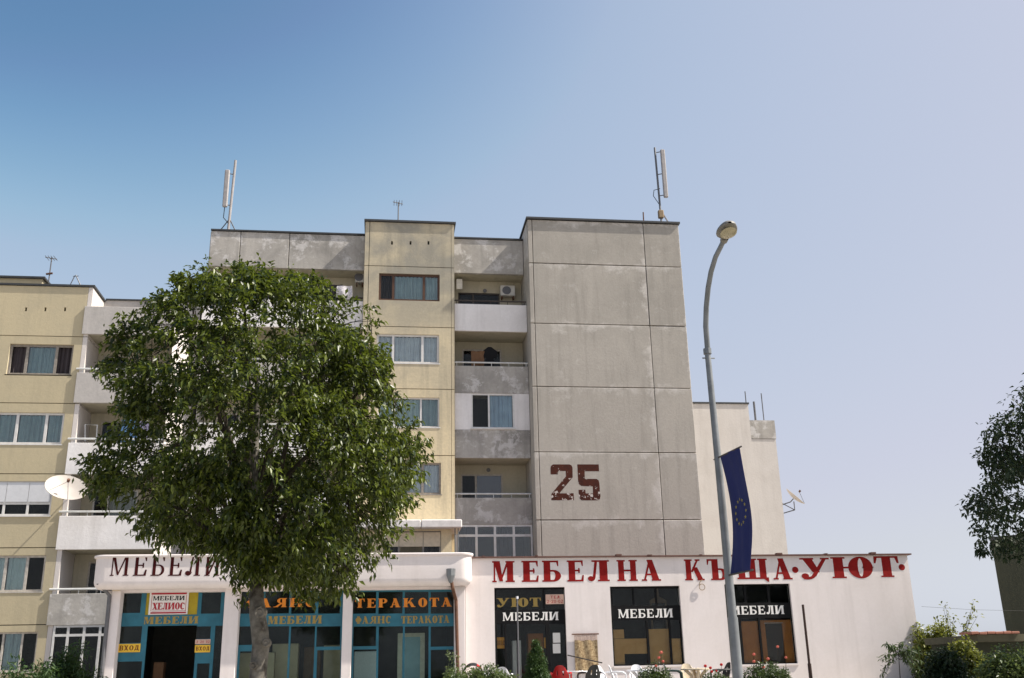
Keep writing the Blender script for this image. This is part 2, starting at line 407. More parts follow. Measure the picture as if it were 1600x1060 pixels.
# ------------------------------------------------------------------ lettering: slab-serif glyphs as polygons (height 1)
def arc(cx, cy, rx, ry, a0, a1, tx, ty, n=14):
    o = []; i = []
    for k in range(n+1):
        a = RAD(a0+(a1-a0)*k/n); o.append((cx+rx*math.cos(a), cy+ry*math.sin(a))); i.append((cx+(rx-tx)*math.cos(a), cy+(ry-ty)*math.sin(a)))
    return o+i[::-1]
def R4(x0, y0, x1, y1): return [(x0, y0), (x1, y0), (x1, y1), (x0, y1)]
def disc(cx, cy, r, n=14): return [(cx+r*math.cos(2*math.pi*k/n), cy+r*math.sin(2*math.pi*k/n)) for k in range(n)]
FAT = dict(t=.33, h=.085, s=.075, q=.075)
ROM = dict(t=.155, h=.06, s=.07, q=.05)
MED = dict(t=.20, h=.10, s=.05, q=.08)
SAN = dict(t=.17, h=.14, s=0.0, q=.0)
def glyph(c, S):
    t, h, s, q = S['t'], S['h'], S['s'], S['q']
    P = []
    def serif(x0, x1, y):
        if q: P.append(R4(x0-s, y, x1+s, y+q))
    def stem(x, wd=None, top=True, bot=True):
        wd = wd or t; P.append(R4(x, 0, x+wd, 1))
        if top: serif(x, x+wd, 1-q)
        if bot: serif(x, x+wd, 0)
    def dg(x0, x1, y0, X0, X1, y1): P.append([(x0, y0), (x1, y0), (X1, y1), (X0, y1)])
    def drop(x, y0, y1, d=1):
        if q: P.append([(x, y1), (x, y0), (x-d*.05, y0), (x-d*.13, y1)])
    if c == 'М':
        stem(s, h, True, True); stem(s+h+.62+.0, t); x1 = s+h+.62
        dg(x1*.5-.01, x1*.5+t*.55, .04, s, s+t, 1); dg(x1*.5, x1*.5+h*1.1, .04, x1, x1+h*1.4, 1)
        return x1+t+s, P
    if c in 'ЕБ':
        W = .40+t; stem(s); P.append(R4(s+t*.5, 1-h, s+W, 1)); drop(s+W, 1-.27, 1)
        if c == 'Е':
            P.append(R4(s+t*.5, .52-h/2, s+W*.78, .52+h/2)); P.append(R4(s+W*.72-.04, .40, s+W*.72+.03, .64))
            P.append(R4(s+t*.5, 0, s+W, h)); P.append([(s+W, 0), (s+W+.03, .3), (s+W-.04, .3), (s+W-.13, 0)])
            return W+s+.03, P
        P.append(R4(s+t*.5, .56-h, s+t+.14, .56)); P.append(R4(s+t*.5, 0, s+t+.14, h))
        P.append(arc(s+t+.13, .28, .19+t*.6, .28, -90, 90, t*.85, h))
        return s+t+.13+.19+t*.6+.02, P
    if c == 'Л':
        W = .48+t; stem(W-t); P.append(R4(.22, 1-h, W, 1)); serif(.25, .34, 1-q)
        dg(.20, .20+h*1.3, .18, .30, .30+h*1.3, 1); P.append(disc(.12, .13, .12)); P.append(arc(.12, .2, .19, .2, -90, 0, h, h))
        return W+s, P
    if c == 'Н':
        W = .36+2*t; stem(s); stem(s+W-t); P.append(R4(s+t*.5, .5-h/2, s+W-t*.5, .5+h/2)); return W+2*s, P
    if c == 'И':
        W = .38+2*t; stem(s); stem(s+W-t); dg(s+t*.7, s+t*.7+h*1.6, .08, s+W-t*.7-h*1.6, s+W-t*.7, .92); return W+2*s, P
    if c == 'А':
        W = .62+t; m = W*.5
        dg(.10, .10+h*1.2, 0, m-h*.9, m+h*.3, 1); dg(W-t*1.08-.02, W-.02, 0, m-t*.55, m+t*.35, 1)
        P.append(R4(.22, .3-h/2, W-t*.9, .3+h/2)); serif(.08, .08+h*1.4, 0); serif(W-t*1.08, W-.02, 0)
        return W+s, P
    if c == 'К':
        stem(s); dg(s+t*.9, s+t*.9+h*1.6, .40, s+t+.36, s+t+.36+h*1.6, 1)
        dg(s+t+.40, s+t+.40+t, 0, s+t+.08, s+t+.08+t*.9, .62); serif(s+t+.33, s+t+.48, 1-q); serif(s+t+.42, s+t+.38+t, 0)
        return s+t+.46+t+s*.3, P
    if c == 'Ъ':
        x = .24; P.append(R4(x, 0, x+t, 1)); serif(x, x+t, 0); P.append(R4(0, 1-h, x+t*.6, 1))
        if q: P.append([(0, 1), (0, .73), (.05, .73), (.13, 1)])
        P.append(R4(x+t*.5, .56-h, x+t+.12, .56)); P.append(R4(x+t*.5, 0, x+t+.12, h)); P.append(arc(x+t+.11, .28, .17+t*.6, .28, -90, 90, t*.85, h))
        return x+t+.30+t*.6, P
    if c == 'Щ':
        g = .20; xs = [s, s+t+g, s+2*(t+g)]
        for x in xs: P.append(R4(x, 0, x+t, 1)); serif(x, x+t, 1-q)
        P.append(R4(0, 0, xs[2]+t+.05, h)); P.append([(xs[2]+t*.6, 0), (xs[2]+t+.10, h), (xs[2]+t+.10, -.13), (xs[2]+t+.03, -.13)])
        return xs[2]+t+.10, P
    if c == 'У':
        W = .66+t; dg(.40, .40+t*.75, .32, .06, .06+t, 1); dg(.33, .33+h*2.0, .12, W-.2, W-.2+h*1.6, 1)
        P.append(arc(.2, .17, .2+h, .19, -120, 10, h*1.5, h*1.5)); P.append(disc(.13, .15, .13)); serif(.06, .06+t, 1-q); serif(W-.2-.02, W-.2+h*1.6, 1-q)
        return W+.02, P
    if c == 'Ю':
        stem(s); P.append(R4(s+t*.5, .5-h/2, s+t+.24, .5+h/2)); P.append(arc(s+t+.18+.22+t*.55, .5, .22+t*.6, .52, 0, 360, t, h, 28))
        return s+t+.18+.44+t*1.17, P
    if c == 'О':
        rx = .25+t*.55; P.append(arc(rx, .5, rx, .52, 0, 360, t, h, 28)); return 2*rx, P
    if c == 'С':
        rx = .25+t*.5; P.append(arc(rx, .5, rx, .52, 40, 320, t, h, 22)); P.append([(rx*1.9-.04, .62), (rx*1.9+.01, .62), (rx*1.9+.01, 1), (rx*1.9-.06, .93)])
        return 2*rx-.03, P
    if c == 'Т':
        W = .56+t; m = W/2; P.append(R4(m-t/2, 0, m+t/2, 1)); serif(m-t/2, m+t/2, 0); P.append(R4(0, 1-h, W, 1))
        if q:
            P.append([(0, 1), (-.02, .66), (.05, .66), (.14, 1)]); P.append([(W, 1), (W+.02, .66), (W-.05, .66), (W-.14, 1)])
        return W, P
    if c == 'Х':
        W = .50+t; dg(W-t-.02, W-.02, 0, .02, t+.02, 1); dg(.04, .04+h*1.7, 0, W-.04-h*1.7, W-.04, 1)
        for x, y in ((.04, 0), (W-t, 0), (.02, 1-q), (W-.04-h*1.7, 1-q)): serif(x, x+.12+(t-.12)*(1 if (y > .5) == (x < .3) else 0), y)
        return W, P
    if c in 'РВ':
        stem(s); P.append(R4(s+t*.5, 1-h, s+t+.12, 1)); P.append(R4(s+t*.5, .46, s+t+.12, .46+h)); P.append(arc(s+t+.1, .73, .16+t*.6, .27, -90, 90, t*.8, h))
        if c == 'В':
            P.append(R4(s+t*.5, 0, s+t+.14, h)); P.append(arc(s+t+.13, .27, .17+t*.6, .27, -90, 90, t*.85, h))
        return s+t+.29+t*.6, P
    if c == 'Я':
        W = .36+2*t; x = W-t; P.append(R4(x, 0, x+t, 1)); serif(x, x+t, 0); serif(x, x+t, 1-q)
        P.append(R4(x-.12, 1-h, x+t*.5, 1)); P.append(R4(x-.12, .42, x+t*.5, .42+h)); P.append(arc(x-.1, .71, .14+t*.6, .29, 90, 270, t*.8, h))
        dg(.02, .02+t*.8, 0, x-.16, x-.16+t*.8, .46); serif(.02, .02+t*.8, 0)
        return W+s, P
    if c == 'Д':
        W = .46+t; P.append(R4(W-t, .1, W, 1)); P.append(R4(.2, 1-h, W, 1)); dg(.10, .10+h*1.3, .08, .24, .24+h*1.3, 1)
        P.append(R4(0, .04, W+.10, .04+h+.02)); P.append(R4(0, -.13, .08, .1)); P.append(R4(W+.02, -.13, W+.10, .1))
        return W+.10, P
    if c == 'Ф':
        rx = .26+t*.6; P.append(arc(rx, .5, rx, .36, 0, 360, t*.9, h, 26)); P.append(R4(rx-t/2, 0, rx+t/2, 1)); serif(rx-t/2, rx+t/2, 0); serif(rx-t/2, rx+t/2, 1-q)
        return 2*rx, P
    if c == '2':
        P.append(arc(.28, .70, .28, .30, -10, 170, .14, .12)); dg(.0, .16, .0, .38, .56, .66); P.append(R4(0, 0, .58, .13)); return .58, P
    if c == '0': P.append(arc(.28, .5, .28, .5, 0, 360, .14, .12, 20)); return .56, P
    if c == '-': P.append(R4(.04, .45, .30, .56)); return .34, P
    if c == '.': P.append(R4(.02, 0, .14, .12)); return .16, P
    if c == '·': P.append(disc(.5, .5, .5, 18)); return 1.0, P
    return .35, []
def grow(poly, d):
    """push a polygon's outline out by d"""
    n = len(poly); a = sum(poly[k][0]*poly[(k+1) % n][1]-poly[(k+1) % n][0]*poly[k][1] for k in range(n))
    if a < 0: poly = poly[::-1]
    out = []
    for k in range(n):
        p0, p1, p2 = Vector(poly[k-1]), Vector(poly[k]), Vector(poly[(k+1) % n])
        e1 = (p1-p0); e2 = (p2-p1)
        if e1.length < 1e-6 or e2.length < 1e-6: out.append(tuple(p1)); continue
        n1 = Vector((e1.y, -e1.x)).normalized(); n2 = Vector((e2.y, -e2.x)).normalized()
        m = n1+n2
        if m.length < .2: m = n1
        m.normalize(); c = max(m.dot(n1), .45); out.append(tuple(p1+m*(d/c)))
    return out
def letter(parent, ch, x0, x1, z0, z1, y, S, m, depth=.012, halo=0.0, halo_mat='letter_halo', name='letter'):
    """one painted letter as a shallow relief filling the box x0..x1, z0..z1, its back on the plane y"""
    W, P = glyph(ch, S)
    f = lambda p: (x0+p[0]/W*(x1-x0), z0+p[1]*(z1-z0))
    mb = MB()
    for k, poly in enumerate(P): mb.prism([f(p) for p in poly], y-depth-.0003*k, y+.001)
    o = mb.build(name, m, parent)
    if halo:
        hb = MB()
        for k, poly in enumerate(P): hb.prism(grow([f(p) for p in poly], halo), y-depth*.35-.0001*k, y+.001)
        hb.build('letter_outline', halo_mat, o.parent)
    return o
def word(parent, text, px0, px1, pt, pb, Y, S, m, gap=.16, depth=.005, halo=0.0, name='lettering'):
    """a word spread over a photo box on the plane Y; the letters are children of one lettering part"""
    g = empty(name, None, parent=parent)
    x0, x1, z0, z1 = rect(px0, pt, px1, pb, Y)
    ws = [glyph(c, S)[0] if c != ' ' else .5 for c in text]
    tot = sum(ws)+gap*(len(text)-1); k = (x1-x0)/tot; x = x0
    for c, wd in zip(text, ws):
        if c != ' ': letter(g, c, x, x+wd*k, z0, z1, Y, S, m, depth, halo)
        x += (wd+gap)*k
    return g

# ------------------------------------------------------------------ windows
def curtain_sheet(x0, x1, z0, z1, y, amp=.04, wl=.17, seed=0):
    rnd = random.Random(seed); ph = rnd.random()*6; n = max(6, int((x1-x0)/.04))
    mb = MB()
    mb.grid(lambda u, v: (x0+(x1-x0)*u, y+amp*math.sin(ph+u*(x1-x0)/wl*6.28)+amp*.5*math.sin(2.3*u*(x1-x0)/wl*6.28+1), z0+(z1-z0)*v), n, 1)
    return mb
def window(parent, x0, x1, z0, z1, y, cols, rows=None, fm='white_frame', fw_=.07, dp=.07, glass='glass', curtains=None, label=None, sill=True, name='window', seed=1):
    """frame mesh with a pane per light; cols / rows = bar positions as fractions; curtains = material (or None) per column"""
    xs = [0]+list(cols)+[1]; zs = [0]+list(rows or [])+[1]
    ho = []; cells = []
    for i in range(len(xs)-1):
        for j in range(len(zs)-1):
            a = x0+(x1-x0)*xs[i]+(fw_ if i == 0 else fw_*.6); b = x0+(x1-x0)*xs[i+1]-(fw_ if i == len(xs)-2 else fw_*.6)
            c = z0+(z1-z0)*zs[j]+(fw_ if j == 0 else fw_*.6); d = z0+(z1-z0)*zs[j+1]-(fw_ if j == len(zs)-2 else fw_*.6)
            ho.append((a, b, c, d)); cells.append((i, j))
    o = MB().holed(x0, x1, z0, z1, y, y+dp, ho).build(name, fm, parent)
    if label: o['label'] = label
    for k, ((a, b, c, d), (i, j)) in enumerate(zip(ho, cells)):
        g = glass[i % len(glass)] if isinstance(glass, (list, tuple)) else glass
        if g: MB().box(a-.005, b+.005, y+dp*.45, y+dp*.45+.012, c-.005, d+.005).build('pane', g, o)
        if curtains:
            cm = curtains[i % len(curtains)] if isinstance(curtains, (list, tuple)) else curtains
            if cm and (d-c) > .25: curtain_sheet(a, b, c+.01, d, y+dp+.05, seed=seed*31+k).build('curtain', cm, o, smooth=True)
    if sill:
        MB().box(x0-.05, x1+.05, y-.10, y+.05, z0-.045, z0-.004).build('sill', fm if fm != 'brown_wood' else 'worn_frame', o)
    return o
def winpx(parent, a, b, c, d, Y, cols, **k):
    x0, x1, z0, z1 = rect(a, b, c, d, Y)
    return window(parent, x0, x1, z0, z1, Y+k.pop('inset', .08), cols, **k)
def fr(a, c, *ps): return [(p-a)/(c-a) for p in ps]

def framepx(parent, outer, holes, Y, m, dp=.06, glass='glass', name='window_frame', label=None):
    x0, x1, z0, z1 = rect(*outer, Y)
    hs = [rect(*h, Y) for h in holes]
    o = MB().holed(x0, x1, z0, z1, Y, Y+dp, hs).build(name, m, parent)
    if label: o['label'] = label
    for h in hs:
        if glass: MB().box(h[0]-.004, h[1]+.004, Y+dp*.5, Y+dp*.5+.01, h[2]-.004, h[3]+.004).build('pane', glass, o)
    return o
def boxpx(mb, a, b, c, d, Y, dep):
    x0, x1, z0, z1 = rect(a, b, c, d, Y); return mb.box(x0, x1, Y, Y+dep, z0, z1)

# ================================================================== GROUND
def gz(y): 
    t = min(max((y-17.0)/8.0, 0), 1); return TER*(t*t*(3-2*t))
g = MB()
ys = [-900, -200, -40, -8, 0, 12.2] + [12.2+k*.8 for k in range(1, 19)] + [40, 60, 120, 400, 1500]
xs = [-900, -200, -80] + [-40+k*8 for k in range(11)] + [80, 200, 900]
for y in ys:
    for x in xs: g.v.append((x, y, gz(y)-.012))
for j in range(len(ys)-1):
    for i in range(len(xs)-1):
        p = j*len(xs)+i; g.f.append((p, p+1, p+1+len(xs), p+len(xs)))
tag(g.build('ground', 'earth', smooth=True), kind='structure')
tag(MB().box(-80, 80, 3.2, 10.6, -.008, -.004).build('road', 'asphalt'), kind='structure')
tag(MB().box(-80, 80, -3, 3.0, -.10, 0.0).build('pavement', 'paving'), kind='structure')
tag(MB().box(-80, 80, 10.8, 13.2, -.10, .10).build('pavement', 'paving'), kind='structure')
kb = MB().box(-80, 80, 3.0, 3.2, -.1, .004); kb.box(-80, 80, 10.6, 10.8, -.1, .12)
tag(kb.build('kerb', 'kerb'), kind='structure')
ml = MB()
for k in range(-12, 13): ml.box(k*6-1.5, k*6+1.5, 6.83, 6.97, -.003, .001)
tag(ml.build('road_marking', 'line_paint'), kind='structure')
tag(MB().box(-14, 22, 25.6, 34.2, TER-.3, TER).build('terrace', 'paving'), kind='structure')

# ================================================================== TALL BLOCK ("25")
Yg, Yb, Yp, Ya, Yw = 40.3, 40.95, 41.15, 41.75, 42.75
tall = empty('apartment_block', (6.0, 40.3, TER), 'tall grey concrete panel apartment block with a faded red 25 on its windowless end', 'apartment block')
XL = X(826, 420, Yg); XJ1 = X(833, 411, Yg); XJ2 = X(1017.5, 540, Yg); XR = X(1060, 351, Yg)
GZ = [Z(945, 347, Yg)] + [Z(*p, Yg) for p in ((834, 411), (838.7, 505.2), (835.3, 603.9), (842, 706.5), (848.9, 812.9))]
GZ += [GZ[-1]-2.8, TER-.05]
MB().box(XL+.004, XR-.02, Yg+.19, Yg+11, TER-.2, GZ[0]-.03).build('block_wall', 'concrete', tall)
for r in range(7):
    for a, b in ((XL, XJ1), (XJ1, XJ2), (XJ2, XR)):
        MB().box(a+.014, b-.014, Yg+random.Random(r*7+int(a*10)).uniform(-.006, .006), Yg+.182, GZ[r+1]+.018, GZ[r]-.018).build('wall_panel', 'concrete', tall, bevel=.012)
cp = MB().box(XL-.06, XR+.05, Yg-.10, Yg+11.1, GZ[0]+.002, GZ[0]+.09); cp.build('coping', 'roof_tin', tall)
# the painted number
num = empty('house_number', None, parent=tall)
def pxpoly(pts, Y): return [(at(x, y, Y).x, at(x, y, Y).z) for x, y in pts]
def zoom25(pts): return pxpoly([(850+x/10.6, 700+y/10.6) for x, y in pts], Yg)
two = [(110, 440), (108, 330), (118, 295), (150, 275), (420, 275), (455, 290), (472, 330), (475, 490), (255, 755), (490, 752), (497, 868), (122, 868), (122, 765), (365, 470), (358, 385), (245, 385), (232, 395), (230, 440)]
five = [(552, 275), (905, 275), (912, 388), (672, 388), (676, 515), (870, 515), (905, 540), (915, 575), (935, 800), (925, 850), (890, 870), (625, 870), (592, 840), (577, 800), (572, 695), (682, 695), (690, 755), (812, 755), (808, 640), (618, 632), (580, 600), (565, 560)]
MB().prism(zoom25(two), Yg-.008, Yg+.01).build('digit', 'peeling_paint', num)
MB().prism(zoom25(five), Yg-.008, Yg+.01).build('digit', 'peeling_paint', num)

# the window bay
BX0 = X(571, 350, Yb); BX1 = X(710, 350, Yb); BJ0 = X(578, 350, Yb); BJ1 = X(705, 350, Yb)
BZ = [Z(640, 348.5, Yb), Z(640, 417, Yb), Z(640, 511, Yb), Z(655, 608, Yb), Z(690, 712, Yb)]
BZ += [BZ[-1]-2.8, BZ[-1]-5.6, TER-.05]
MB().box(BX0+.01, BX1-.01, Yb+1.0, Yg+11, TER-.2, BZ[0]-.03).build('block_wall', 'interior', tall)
sw = MB().box(BX0+.002, BX0+.16, Yb+.192, Yb+1.9, TER-.2, BZ[0]-.03); sw.box(BX1-.16, BX1-.002, Yb+.192, Yb+1.9, TER-.2, BZ[0]-.03)
sw.build('side_wall', 'yellow_plaster', tall)
BW = [None, (592, 428, 687, 470), (588, 522.5, 686, 567.5), (590, 621, 686.5, 667.5), (586, 723, 689, 772.5), (600, 829, 689, 866), None]
for r in range(7):
    hole = [rect(*BW[r], Yb)] if BW[r] and r != 5 else []
    hp = []
    if r == 0:
        for px in (612.5, 641.5, 669.5):
            h = rect(px-1.4, 377, px+1.4, 382.5, Yb); hp.append(h)
    MB().holed(BJ0+.012, BJ1-.012, BZ[r+1]+.016, BZ[r]-.016, Yb, Yb+.19, hole+hp).build('wall_panel', 'yellow_plaster', tall)
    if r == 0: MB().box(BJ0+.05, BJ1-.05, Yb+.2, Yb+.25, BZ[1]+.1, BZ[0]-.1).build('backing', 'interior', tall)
    for a, b in ((BX0, BJ0), (BJ1, BX1)):
        MB().box(a+.004, b-.012, Yb+.004, Yb+.19, BZ[r+1]+.016, BZ[r]-.016).build('wall_panel', 'yellow_plaster', tall)
MB().box(BX0-.05, BX1+.06, Yb-.09, Yg+11, BZ[0]+.002, BZ[0]+.085).build('coping', 'roof_tin', tall)
winpx(tall, *BW[1], Yb, [.235, .74], fm='brown_wood', fw_=.09, glass=['glass_dark', 'glass', 'glass'], curtains=['shutter_grey', 'curtain_teal', 'curtain_teal'], label='brown timber window with one dark light', sill=False, seed=2)
winpx(tall, *BW[2], Yb, [.265, .735], fm='white_frame', fw_=.085, curtains='curtain_white', seed=3)
winpx(tall, *BW[3], Yb, [.27, .70], fm='white_frame', fw_=.06, glass=['glass', 'glass', 'glass'], curtains=['curtain_pale', 'curtain_pale', 'curtain_teal'], seed=4)
winpx(tall, *BW[4], Yb, [.27, .72], fm='grey_wood', fw_=.08, curtains='curtain_white', label='weathered timber window', seed=5)

# loggias: parapets, slabs, back walls, attic
LZ = []                                         # (top, bottom) of the five parapets, from the right-hand stack
for t, b in ((476, 518), (572.5, 615), (672, 716), (778, 820)): LZ.append((Z(770, t, Yp), Z(770, b, Yp)))
attic_top, attic_bot = Z(765, 374.5, Ya), Z(765, 428, Ya)
TX0 = -7.72; LOGX = ((TX0, BX0), (BX1, XL))
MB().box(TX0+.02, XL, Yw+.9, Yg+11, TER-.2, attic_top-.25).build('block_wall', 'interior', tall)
for k, (a, b) in enumerate(LOGX):
    js = [a] + ([X(374, 400, Ya), X(451, 400, Ya)] if k == 0 else []) + [b-.004]
    for i in range(len(js)-1):
        MB().box(js[i]+.015, js[i+1]-.015, Ya+.004*i, Ya+.16, attic_bot, attic_top-.02).build('attic_panel', 'concrete_grey', tall, bevel=.01)
    MB().box(a, b-.006, Ya-.05, Yg+11, attic_top, attic_top+.07).build('coping', 'roof_tin', tall)
    MB().box(a+.01, b-.01, Ya+.165, Yw+.9, attic_bot+.01, attic_bot+.16).build('ceiling_slab', 'cream_inner', tall)
    mats = (['lilac_paint', 'concrete_grey', None, 'concrete_grey'] if k == 1 else ['lilac_paint', 'grey_paint', 'lilac_paint', 'lilac_paint'])
    for r in range(4):
        t, bt = LZ[r]
        if k == 1 and r == 2: mt = 'concrete_grey'
        else: mt = mats[r]
        p = MB().box(a+.012, b-.012, Yp, Yp+.11, bt, t).build('balcony_parapet', mt, tall, bevel=.008)
        MB().box(a+.012, b-.012, Yp+.114, Yw+.02, bt+.02, bt+.17).build('ceiling_slab', 'cream_inner', tall)
        if not (k == 1 and r == 2):
            rl = MB(); zr_ = t+.17
            rl.tube([(a+.012, Yp+.05, zr_), (b-.02, Yp+.05, zr_)], .035, 6)
            n_ = 5 if k else 10
            for i in range(n_): xx = a+.1+(b-a-.2)*i/(n_-1); rl.tube([(xx, Yp+.055, t-.02), (xx, Yp+.055, zr_)], .015, 5)
            rl.build('railing', 'rail_dark' if r == 0 else 'rail_white', p)
MB().box(TX0-.02, TX0+.10, Ya+.1, Yg+11, TER-.2, attic_top-.03).build('end_wall', 'concrete_grey', tall)
# back walls of the loggias, one per storey, with their windows and balcony doors
tops = [attic_bot+.01] + [b+.02 for t, b in LZ]
px_open = {1: [[(716, 458, 781, 500)], [(722, 546, 784, 600)], [], [(720, 741, 786, 800)]]}
for r in range(4):
    zc, zf = tops[r], LZ[r][1]+.17
    for k, (a, b) in enumerate(LOGX):
        if k == 1:
            if r == 2: continue
            hs = [rect(*h, Yw) for h in px_open[1][r]]
            hs = [(h[0], h[1], max(h[2], zf+.12), h[3]) for h in hs]
        else:
            hs = [(a+1.0, a+2.7, zf+.1, zf+2.05), (a+4.0, a+5.6, zf+.9, zf+2.05)]
        MB().holed(a+.145 if k == 0 else a+.004, b-.004, zf, zc-.003, Yw, Yw+.12, hs).build('loggia_wall', 'cream_inner', tall)
        for h in hs:
            window(tall, h[0], h[1], h[2], h[3], Yw+.03, [.36], fm='worn_frame' if r != 0 else 'rail_dark', glass=['glass_dark', 'glass'] if r == 3 else 'glass_dark', sill=False, name='balcony_door', seed=r)
# walled-in loggia on the third level, and the glazed one at the bottom
a, b = LOGX[1]; zt, zb = LZ[1][1], LZ[2][0]
wx = rect(736.5, 615.5, 803.5, 669.5, Yp)
MB().holed(a+.012, b-.012, zb+.006, zt-.006, Yp+.01, Yp+.13, [wx]).build('infill_wall', 'lilac_paint', tall)
o = window(tall, wx[0], wx[1], wx[2], wx[3], Yp+.03, [.41], fm='white_frame', fw_=.06, glass=['glass_dark', 'glass'], curtains=[None, 'curtain_blue'], sill=True, label='white window with a pale blue curtain in a walled in loggia', seed=8)
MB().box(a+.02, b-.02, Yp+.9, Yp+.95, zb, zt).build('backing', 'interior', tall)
gx = rect(722, 820, 833, 905, Yp)
window(tall, a+.02, b-.02, gx[2], LZ[3][1]-.004, Yp+.02, [.27, .51, .755], [.80], fm='white_frame', fw_=.08, glass='glass', curtains=['shutter_grey', None, 'shutter_grey', None], sill=False, name='loggia_glazing', seed=9)
MB().box(a+.012, b-.012, Yp, Yp+.2, TER-.2, gx[2]-.004).build('infill_wall', 'concrete_grey', tall)

# yellow enclosure with its white awning on the shop roof
Ye = 39.4
e0 = X(560, 845, Ye); e1 = X(706, 845, Ye); ez0 = Z(650, 885, Ye); ez1 = Z(650, 824, Ye)
we = rect(599, 830, 689, 868, Ye); we2 = (e0+.15, we[0]-.25, we[2], we[3])
MB().holed(e0, e1, ez0, ez1, Ye, Ye+.12, [we]).build('enclosure', 'yellow_plaster', tall)
MB().box(e1-.12, e1-.002, Ye+.122, Yb-.004, ez0, ez1).build('enclosure_side', 'yellow_plaster', tall)
eo = window(tall, we[0], we[1], we[2], we[3], Ye+.05, [.27, .69], None, fm='grey_wood', fw_=.06, glass='glass_dark', curtains=['shutter_grey', None, 'shutter_grey'], sill=False, label='window with beige blinds half down', seed=11)
for u, v in ((.01, .265), (.275, .685), (.695, .99)):
    MB().box(we[0]+(we[1]-we[0])*u, we[0]+(we[1]-we[0])*v, Ye+.022, Ye+.044, we[2]+(we[3]-we[2])*.36, we[3]-.05).build('roller_blind', 'plastic_beige', eo)
aw = MB(); ax0, ax1 = X(556, 818, Ye-.5), X(722, 818, Ye-.5); az0, az1 = Z(650, 824.5, Ye-.5), Z(650, 812, Ye-.5)
amid = X(658, 818, Ye-.5)
for p, q in ((ax0, amid-.01), (amid+.01, ax1)):
    MB().box(p, q, Ye-.5, Yb-.01, az0, az1).build('awning', 'awning_white', tall, bevel=.03)
ap = MB()
for px in (711, 716): ap.tube([at(px, 822, Ye-.2), Vector((X(px, 822, Ye-.2), Ye-.2, Z(700, 885, Ye-.2)))], .022, 6)
ap.build('awning_post', 'galv', tall)

# ================================================================== LEFT BLOCK (one storey lower)
Yl, Yf, Yk = 40.3, 40.22, 42.0
low = empty('apartment_block', (-14.0, 40.3, TER), 'lower ochre panel apartment block with grey and white balconies at the left', 'apartment block')
LX0 = X(-150, 600, Yl); LX1 = X(133.5, 555, Yl); LXE = X(243, 830, Yf)
lz = [Z(80, 447.5, Yl)] + [Z(50, y, Yl) for y in (525, 630, 740.6, 856, 976.5)] + [TER-.1]
LW = [None, [(12.5, 538, 113, 585.5)], [(-9, 644.5, 98.5, 694)], [(-30, 752, 81, 806)], [(-30, 868, 69, 925)], [(-30, 988, 56, 1050)]]
MB().box(LX0, LX1-.02, Yl+1.0, Yl+11, TER-.2, lz[0]-.03).build('block_wall', 'interior', low)
for r in range(6):
    hs = [rect(*q, Yl) for q in (LW[r] or [])]
    if r == 0: hs = [rect(px-1.6, 480.5, px+1.6, 486.5, Yl) for px in (40.5, 70.8, 101.5)]
    MB().holed(LX0, LX1-.18, lz[r+1]+.016, lz[r]-.016, Yl, Yl+.19, hs).build('wall_panel', 'ochre_plaster', low)
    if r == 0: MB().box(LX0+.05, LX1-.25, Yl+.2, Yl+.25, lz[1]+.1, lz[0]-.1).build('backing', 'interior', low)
    MB().box(LX1-.17, LX1, Yl, Yk, lz[r+1]+.016, lz[r]-.016).build('side_panel', 'white_wall', low)
MB().box(LX0, LX1+.06, Yl-.06, Yl+11, lz[0]+.002, lz[0]+.08).build('coping', 'roof_tin', low)
winpx(low, *LW[1][0], Yl, [.27, .73], fm='grey_wood', fw_=.085, glass=[None, 'glass', None], curtains=['shutter_grey', 'curtain_teal', 'shutter_grey'], label='window with two brown shutters and a teal curtain', inset=.1, seed=21)
winpx(low, *LW[2][0], Yl, [.31, .735], fm='white_frame', fw_=.085, curtains='curtain_teal', seed=22)
x0, x1, z0, z1 = rect(*LW[3][0], Yl)
o = window(low, x0, x1, z0, z1, Yl+.05, [.33, .665], [.36], fm='white_frame', fw_=.07, glass='glass_dark', label='white window with roller blinds down over its upper half', sill=True, seed=23)
for i in range(3):
    u, v = x0+.06+(x1-x0-.12)*i/3, x0+.06+(x1-x0-.12)*(i+1)/3
    MB().box(u+.012, v-.012, Yl+.025, Yl+.047, z0+(z1-z0)*.40, z1-.05).build('roller_blind', 'blind_white', o)
winpx(low, *LW[4][0], Yl, [.36, .70], fm='worn_frame', fw_=.08, glass=['glass', 'glass', 'glass_dark'], curtains=['curtain_pale', 'curtain_pale', None], seed=24)
winpx(low, *LW[5][0], Yl, [.36, .71], fm='worn_frame', fw_=.06, glass=['glass_dark', 'glass', 'glass_dark'], curtains=[None, 'curtain_teal', None], seed=25)
fx0 = X(132.8, 478, Yf); PR = [(478, 521.5), (582, 629.3), (692, 741), (806.5, 859), (928, 977)]
PZ = [(Z(110, t, Yf), Z(110, b, Yf)) for t, b in PR]
pm = ['grey_paint', 'grey_paint', 'lilac_paint', 'lilac_paint', 'concrete_grey']
